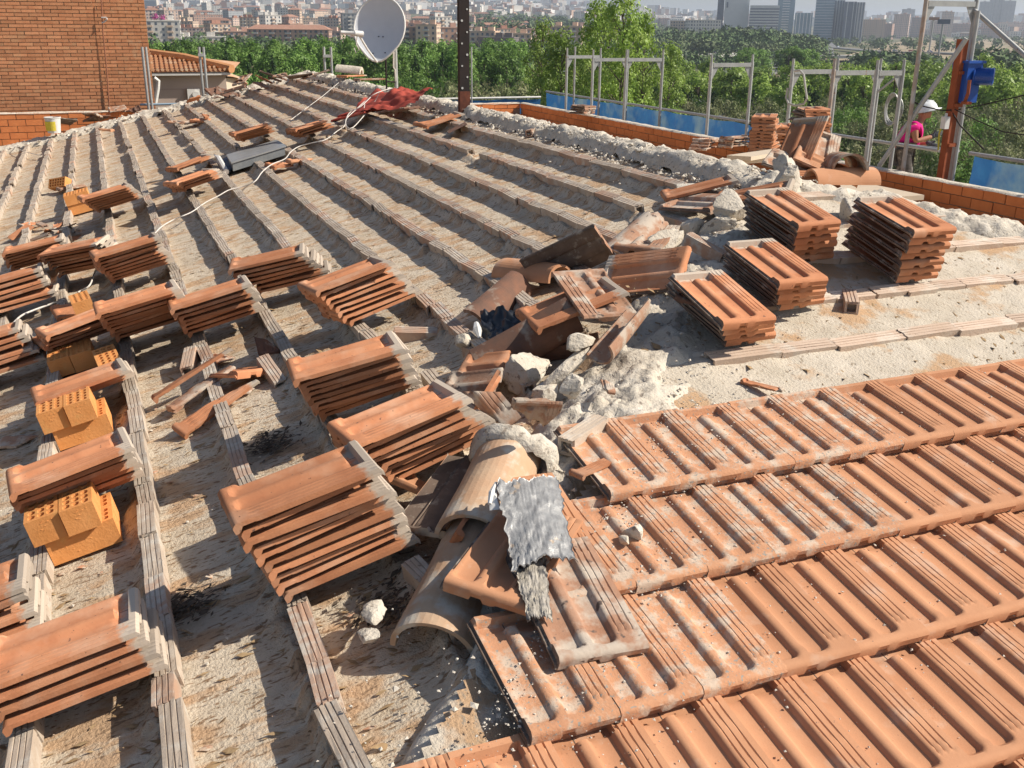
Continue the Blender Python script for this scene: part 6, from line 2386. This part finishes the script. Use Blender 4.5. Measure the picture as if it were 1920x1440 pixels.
def skin(name, chains, mt, parent, sub=1):
    """chains: lists of (point, radius); the first point of a later chain may repeat an earlier point"""
    vs, es, rs = [], [], []
    for ch in chains:
        prev = None
        for (p, r_) in ch:
            idx = None
            for i, q in enumerate(vs):
                if (q - p).length < 1e-5: idx = i
            if idx is None:
                vs.append(p)
                rs.append(r_)
                idx = len(vs) - 1
            if prev is not None and prev != idx: es.append((prev, idx))
            prev = idx
    me = bpy.data.meshes.new(name)
    org = parent.location
    me.from_pydata([tuple(v_ - org) for v_ in vs], es, [])
    me.materials.append(mt)
    o_ = bpy.data.objects.new(name, me)
    C.objects.link(o_)
    o_.parent = parent
    me.attributes.new
    md = o_.modifiers.new('skin', 'SKIN')
    if not me.skin_vertices:
        bpy.context.view_layer.objects.active = o_
    sv = me.skin_vertices[0].data
    for i, r_ in enumerate(rs):
        sv[i].radius = (r_, r_) if not isinstance(r_, tuple) else r_
        sv[i].use_root = (i == 0)
    md.use_smooth_shade = True
    sb = o_.modifiers.new('sub', 'SUBSURF')
    sb.levels = sb.render_levels = sub
    return o_


SKIN = mat('skin', (.42, .20, .12), (.36, .165, .10), 20, .6)
PINK = mat('pink_shirt', (.75, .02, .24), (.62, .015, .19), 14, .85, .002, 40)
CAMO = mat('camouflage_cloth', (.06, .055, .05), (.15, .13, .115), 16, .9, third=(.26, .23, .21), tmask=(.58, .62), tscale=18)
GLOVE = mat('grey_glove', (.06, .065, .075), (.10, .10, .11), 40, .85)
feet = W(1694, 385)
wk = thing('person', feet, 'worker in a pink short-sleeved shirt, white helmet and camouflage trousers, bending over the hoist control', 'person')
hip, ch_, neck, headp = W(1694, 283), W(1712, 242), W(1724, 229), W(1735, 212)
s_near, s_far = W(1714, 238, -.16), W(1716, 240, .16)
e_near, w_near = W(1717, 265, -.20), W(1748, 256, -.13)
e_far, w_far = W(1722, 271, .12), W(1741, 269, .02)
hpn, hpf = W(1696, 288, -.10), W(1693, 288, .10)
kn, kf = W(1700, 335, -.11), W(1692, 337, .10)
fn, ff = W(1690, 385, -.11), W(1684, 385, .12)
body = skin('body', [[(hip, (.11, .13)), ((hip + ch_) / 2, (.10, .12)), (ch_, (.11, .13)), (neck, .05), (W(1729, 222), .05), (headp, (.085, .075)), (W(1735, 204), .085)],
                     [(ch_, .11), (s_near, .055), (e_near, .040), (w_near, .028)], [(ch_, .11), (s_far, .055), (e_far, .040), (w_far, .028)],
                     [(hip, .12), (hpn, .085), (kn, .06), (fn, .045), (fn + (w_near - e_near).normalized() * .16, .035)], [(hip, .12), (hpf, .085), (kf, .06), (ff, .045), (ff + (w_near - e_near).normalized() * .16, .035)],
                     [(headp, .085), (W(1741, 216), .045), (W(1741.5, 221), .035)], [(headp, .085), (W(1744.3, 214.5), .014)]], SKIN, wk, 2)
for s_, off in ((-1, -.055), (1, .055)):
    mb = rock((.012, .012, .010), 3, sub=2, rough=.0)
    q = W(1742, 210, off * .8)
    mb.v = [tuple(Vector(x_) + q) for x_ in mb.v]
    part('eye', mb, DARKSTEEL, wk, True)
    mb = rock((.018, .012, .03), 4, sub=2, rough=.05)
    q = W(1733, 213, off * 1.45)
    mb.v = [tuple(Vector(x_) + q) for x_ in mb.v]
    part('ear', mb, SKIN, wk, True)
mb = MB()
mb.tube([W(1743, 220, -.025), W(1744, 219.6, 0), W(1743, 220, .025)], .006, 6)
part('mouth', mb, mat('lips', (.30, .09, .07)), wk, True)
skin('hair', [[(W(1729, 214), .06), (W(1731, 207), .085), (W(1736, 203), .088)]], DARKSTEEL, wk, 2)
skin('shirt', [[(W(1695, 277), (.16, .19)), ((hip + ch_) / 2 + Vector((0, 0, .02)), (.15, .18)), (ch_, (.155, .18)), (W(1720, 234), .09)],
               [(ch_, .15), (s_near, .085), (s_near.lerp(e_near, .36), .074)], [(ch_, .13), (s_far, .075), (s_far.lerp(e_far, .40), .066)]], PINK, wk, 2)
skin('shirt_hem', [[(W(1690, 277), (.10, .15)), (W(1683, 284), (.06, .12))]], mat('red_shirt_tail', (.60, .06, .04)), wk, 1)
skin('trousers', [[(W(1695, 284), (.13, .16)), (hpn, .105), (kn, .085), (fn, .07)], [(W(1695, 284), .13), (hpf, .105), (kf, .085), (ff, .07)]], CAMO, wk, 2)


def hand(wr, el, tgt, curl, nm):
    d = (tgt - wr).normalized()
    side_ = d.cross(Vector((0, 0, 1))).normalized()
    upv = side_.cross(d)
    palm = wr + d * .09
    chs = [[(wr - d * .05, .034), (wr, .03), (palm, (.022, .042))]]
    for k, ln in enumerate((.075, .085, .08, .062)):
        b0 = palm + upv * (.027 - .018 * k)
        k1 = b0 + d * ln * .5 - side_ * .010
        k2 = k1 + (d * (1 - curl) - upv * .3 - side_ * curl).normalized() * ln * .4
        chs.append([(palm, .03), (b0 + d * .012, .010), (k1, .009), (k2, .007)])
    th = wr + d * .04 + upv * .035
    chs.append([(wr, .03), (th, .012), (th + (d * .6 + upv * .6).normalized() * .045, .010)])
    return skin(nm, chs, GLOVE, wk, 1)


hand(w_near, e_near, W(1766, 248, -.12), .5, 'glove')
hand(w_far, e_far, W(1757, 275, .0), .7, 'glove')
# helmet
hc = W(1737.5, 205)
tl = (W(1741, 216) - W(1733, 196)).normalized()
hx_ = Vector((FWD.y, -FWD.x, 0))
upd = (hx_ * -.22 + Vector((0, 0, 1))).normalized()
fd = hx_ - upd * hx_.dot(upd)
fd.normalize()
sd = upd.cross(fd)
m = MB()
n_a, n_r = 24, 9
G = np.zeros((n_a + 1, n_r + 3, 3))
for i in range(n_a + 1):
    a = 2 * math.pi * i / n_a
    for j in range(n_r + 3):
        if j <= n_r:
            t_ = j / n_r * math.pi / 2
            q = hc + (fd * math.cos(a) * .142 + sd * math.sin(a) * .115) * math.sin(t_) + upd * (.115 * math.cos(t_) * (1 + .05 * math.cos(a * 2)) - .005)
        elif j == n_r + 1:
            ext = 1.12 + .30 * max(0, math.cos(a)) ** 3
            q = hc + (fd * math.cos(a) * .142 + sd * math.sin(a) * .115) * ext - upd * .018
        else:
            q = hc + (fd * math.cos(a) * .142 + sd * math.sin(a) * .115) * .93 - upd * .012
        G[i, j] = q
m.grid(G)
HEL = mat('white_helmet', (.78, .78, .76), (.72, .72, .71), 20, .35, spec=.5)
part('helmet', m, HEL, wk, 'full')
m = MB()
m.tube([hc - fd * .13 + upd * .03, hc - fd * .09 + upd * .09, hc + upd * .118, hc + fd * .09 + upd * .09, hc + fd * .13 + upd * .03], .012, 6)
part('helmet_rib', m, HEL, wk, True)
# platform he stands on
m = MB()
m.box((9.6, 9.2, feet.z - .06), (2.4, 3.6, .05))
pf = thing('scaffold_platform', (9.6, 9.2, feet.z - .1), 'scaffold deck the worker stands on, hidden behind the parapet', 'scaffold deck')
part('deck', m, WOOD, pf)

# ------------------------------------------------------------------ the air
HZ = bpy.data.materials.new('haze')
HZ.use_nodes = True
nt = HZ.node_tree
nt.nodes.clear()
mo = nt.nodes.new('ShaderNodeOutputMaterial')
pv = nt.nodes.new('ShaderNodeVolumePrincipled')
pv.inputs['Color'].default_value = (.80, .88, 1.0, 1)
pv.inputs['Density'].default_value = .00015
pv.inputs['Anisotropy'].default_value = .3
nt.links.new(pv.outputs[0], mo.inputs['Volume'])
m = MB()
m.box((0, 0, 83), (26000, 26000, 216))
hz = link('haze', m.mesh('haze', HZ))
hz['kind'] = 'stuff'
hz['label'] = 'thin bluish haze over the valley'
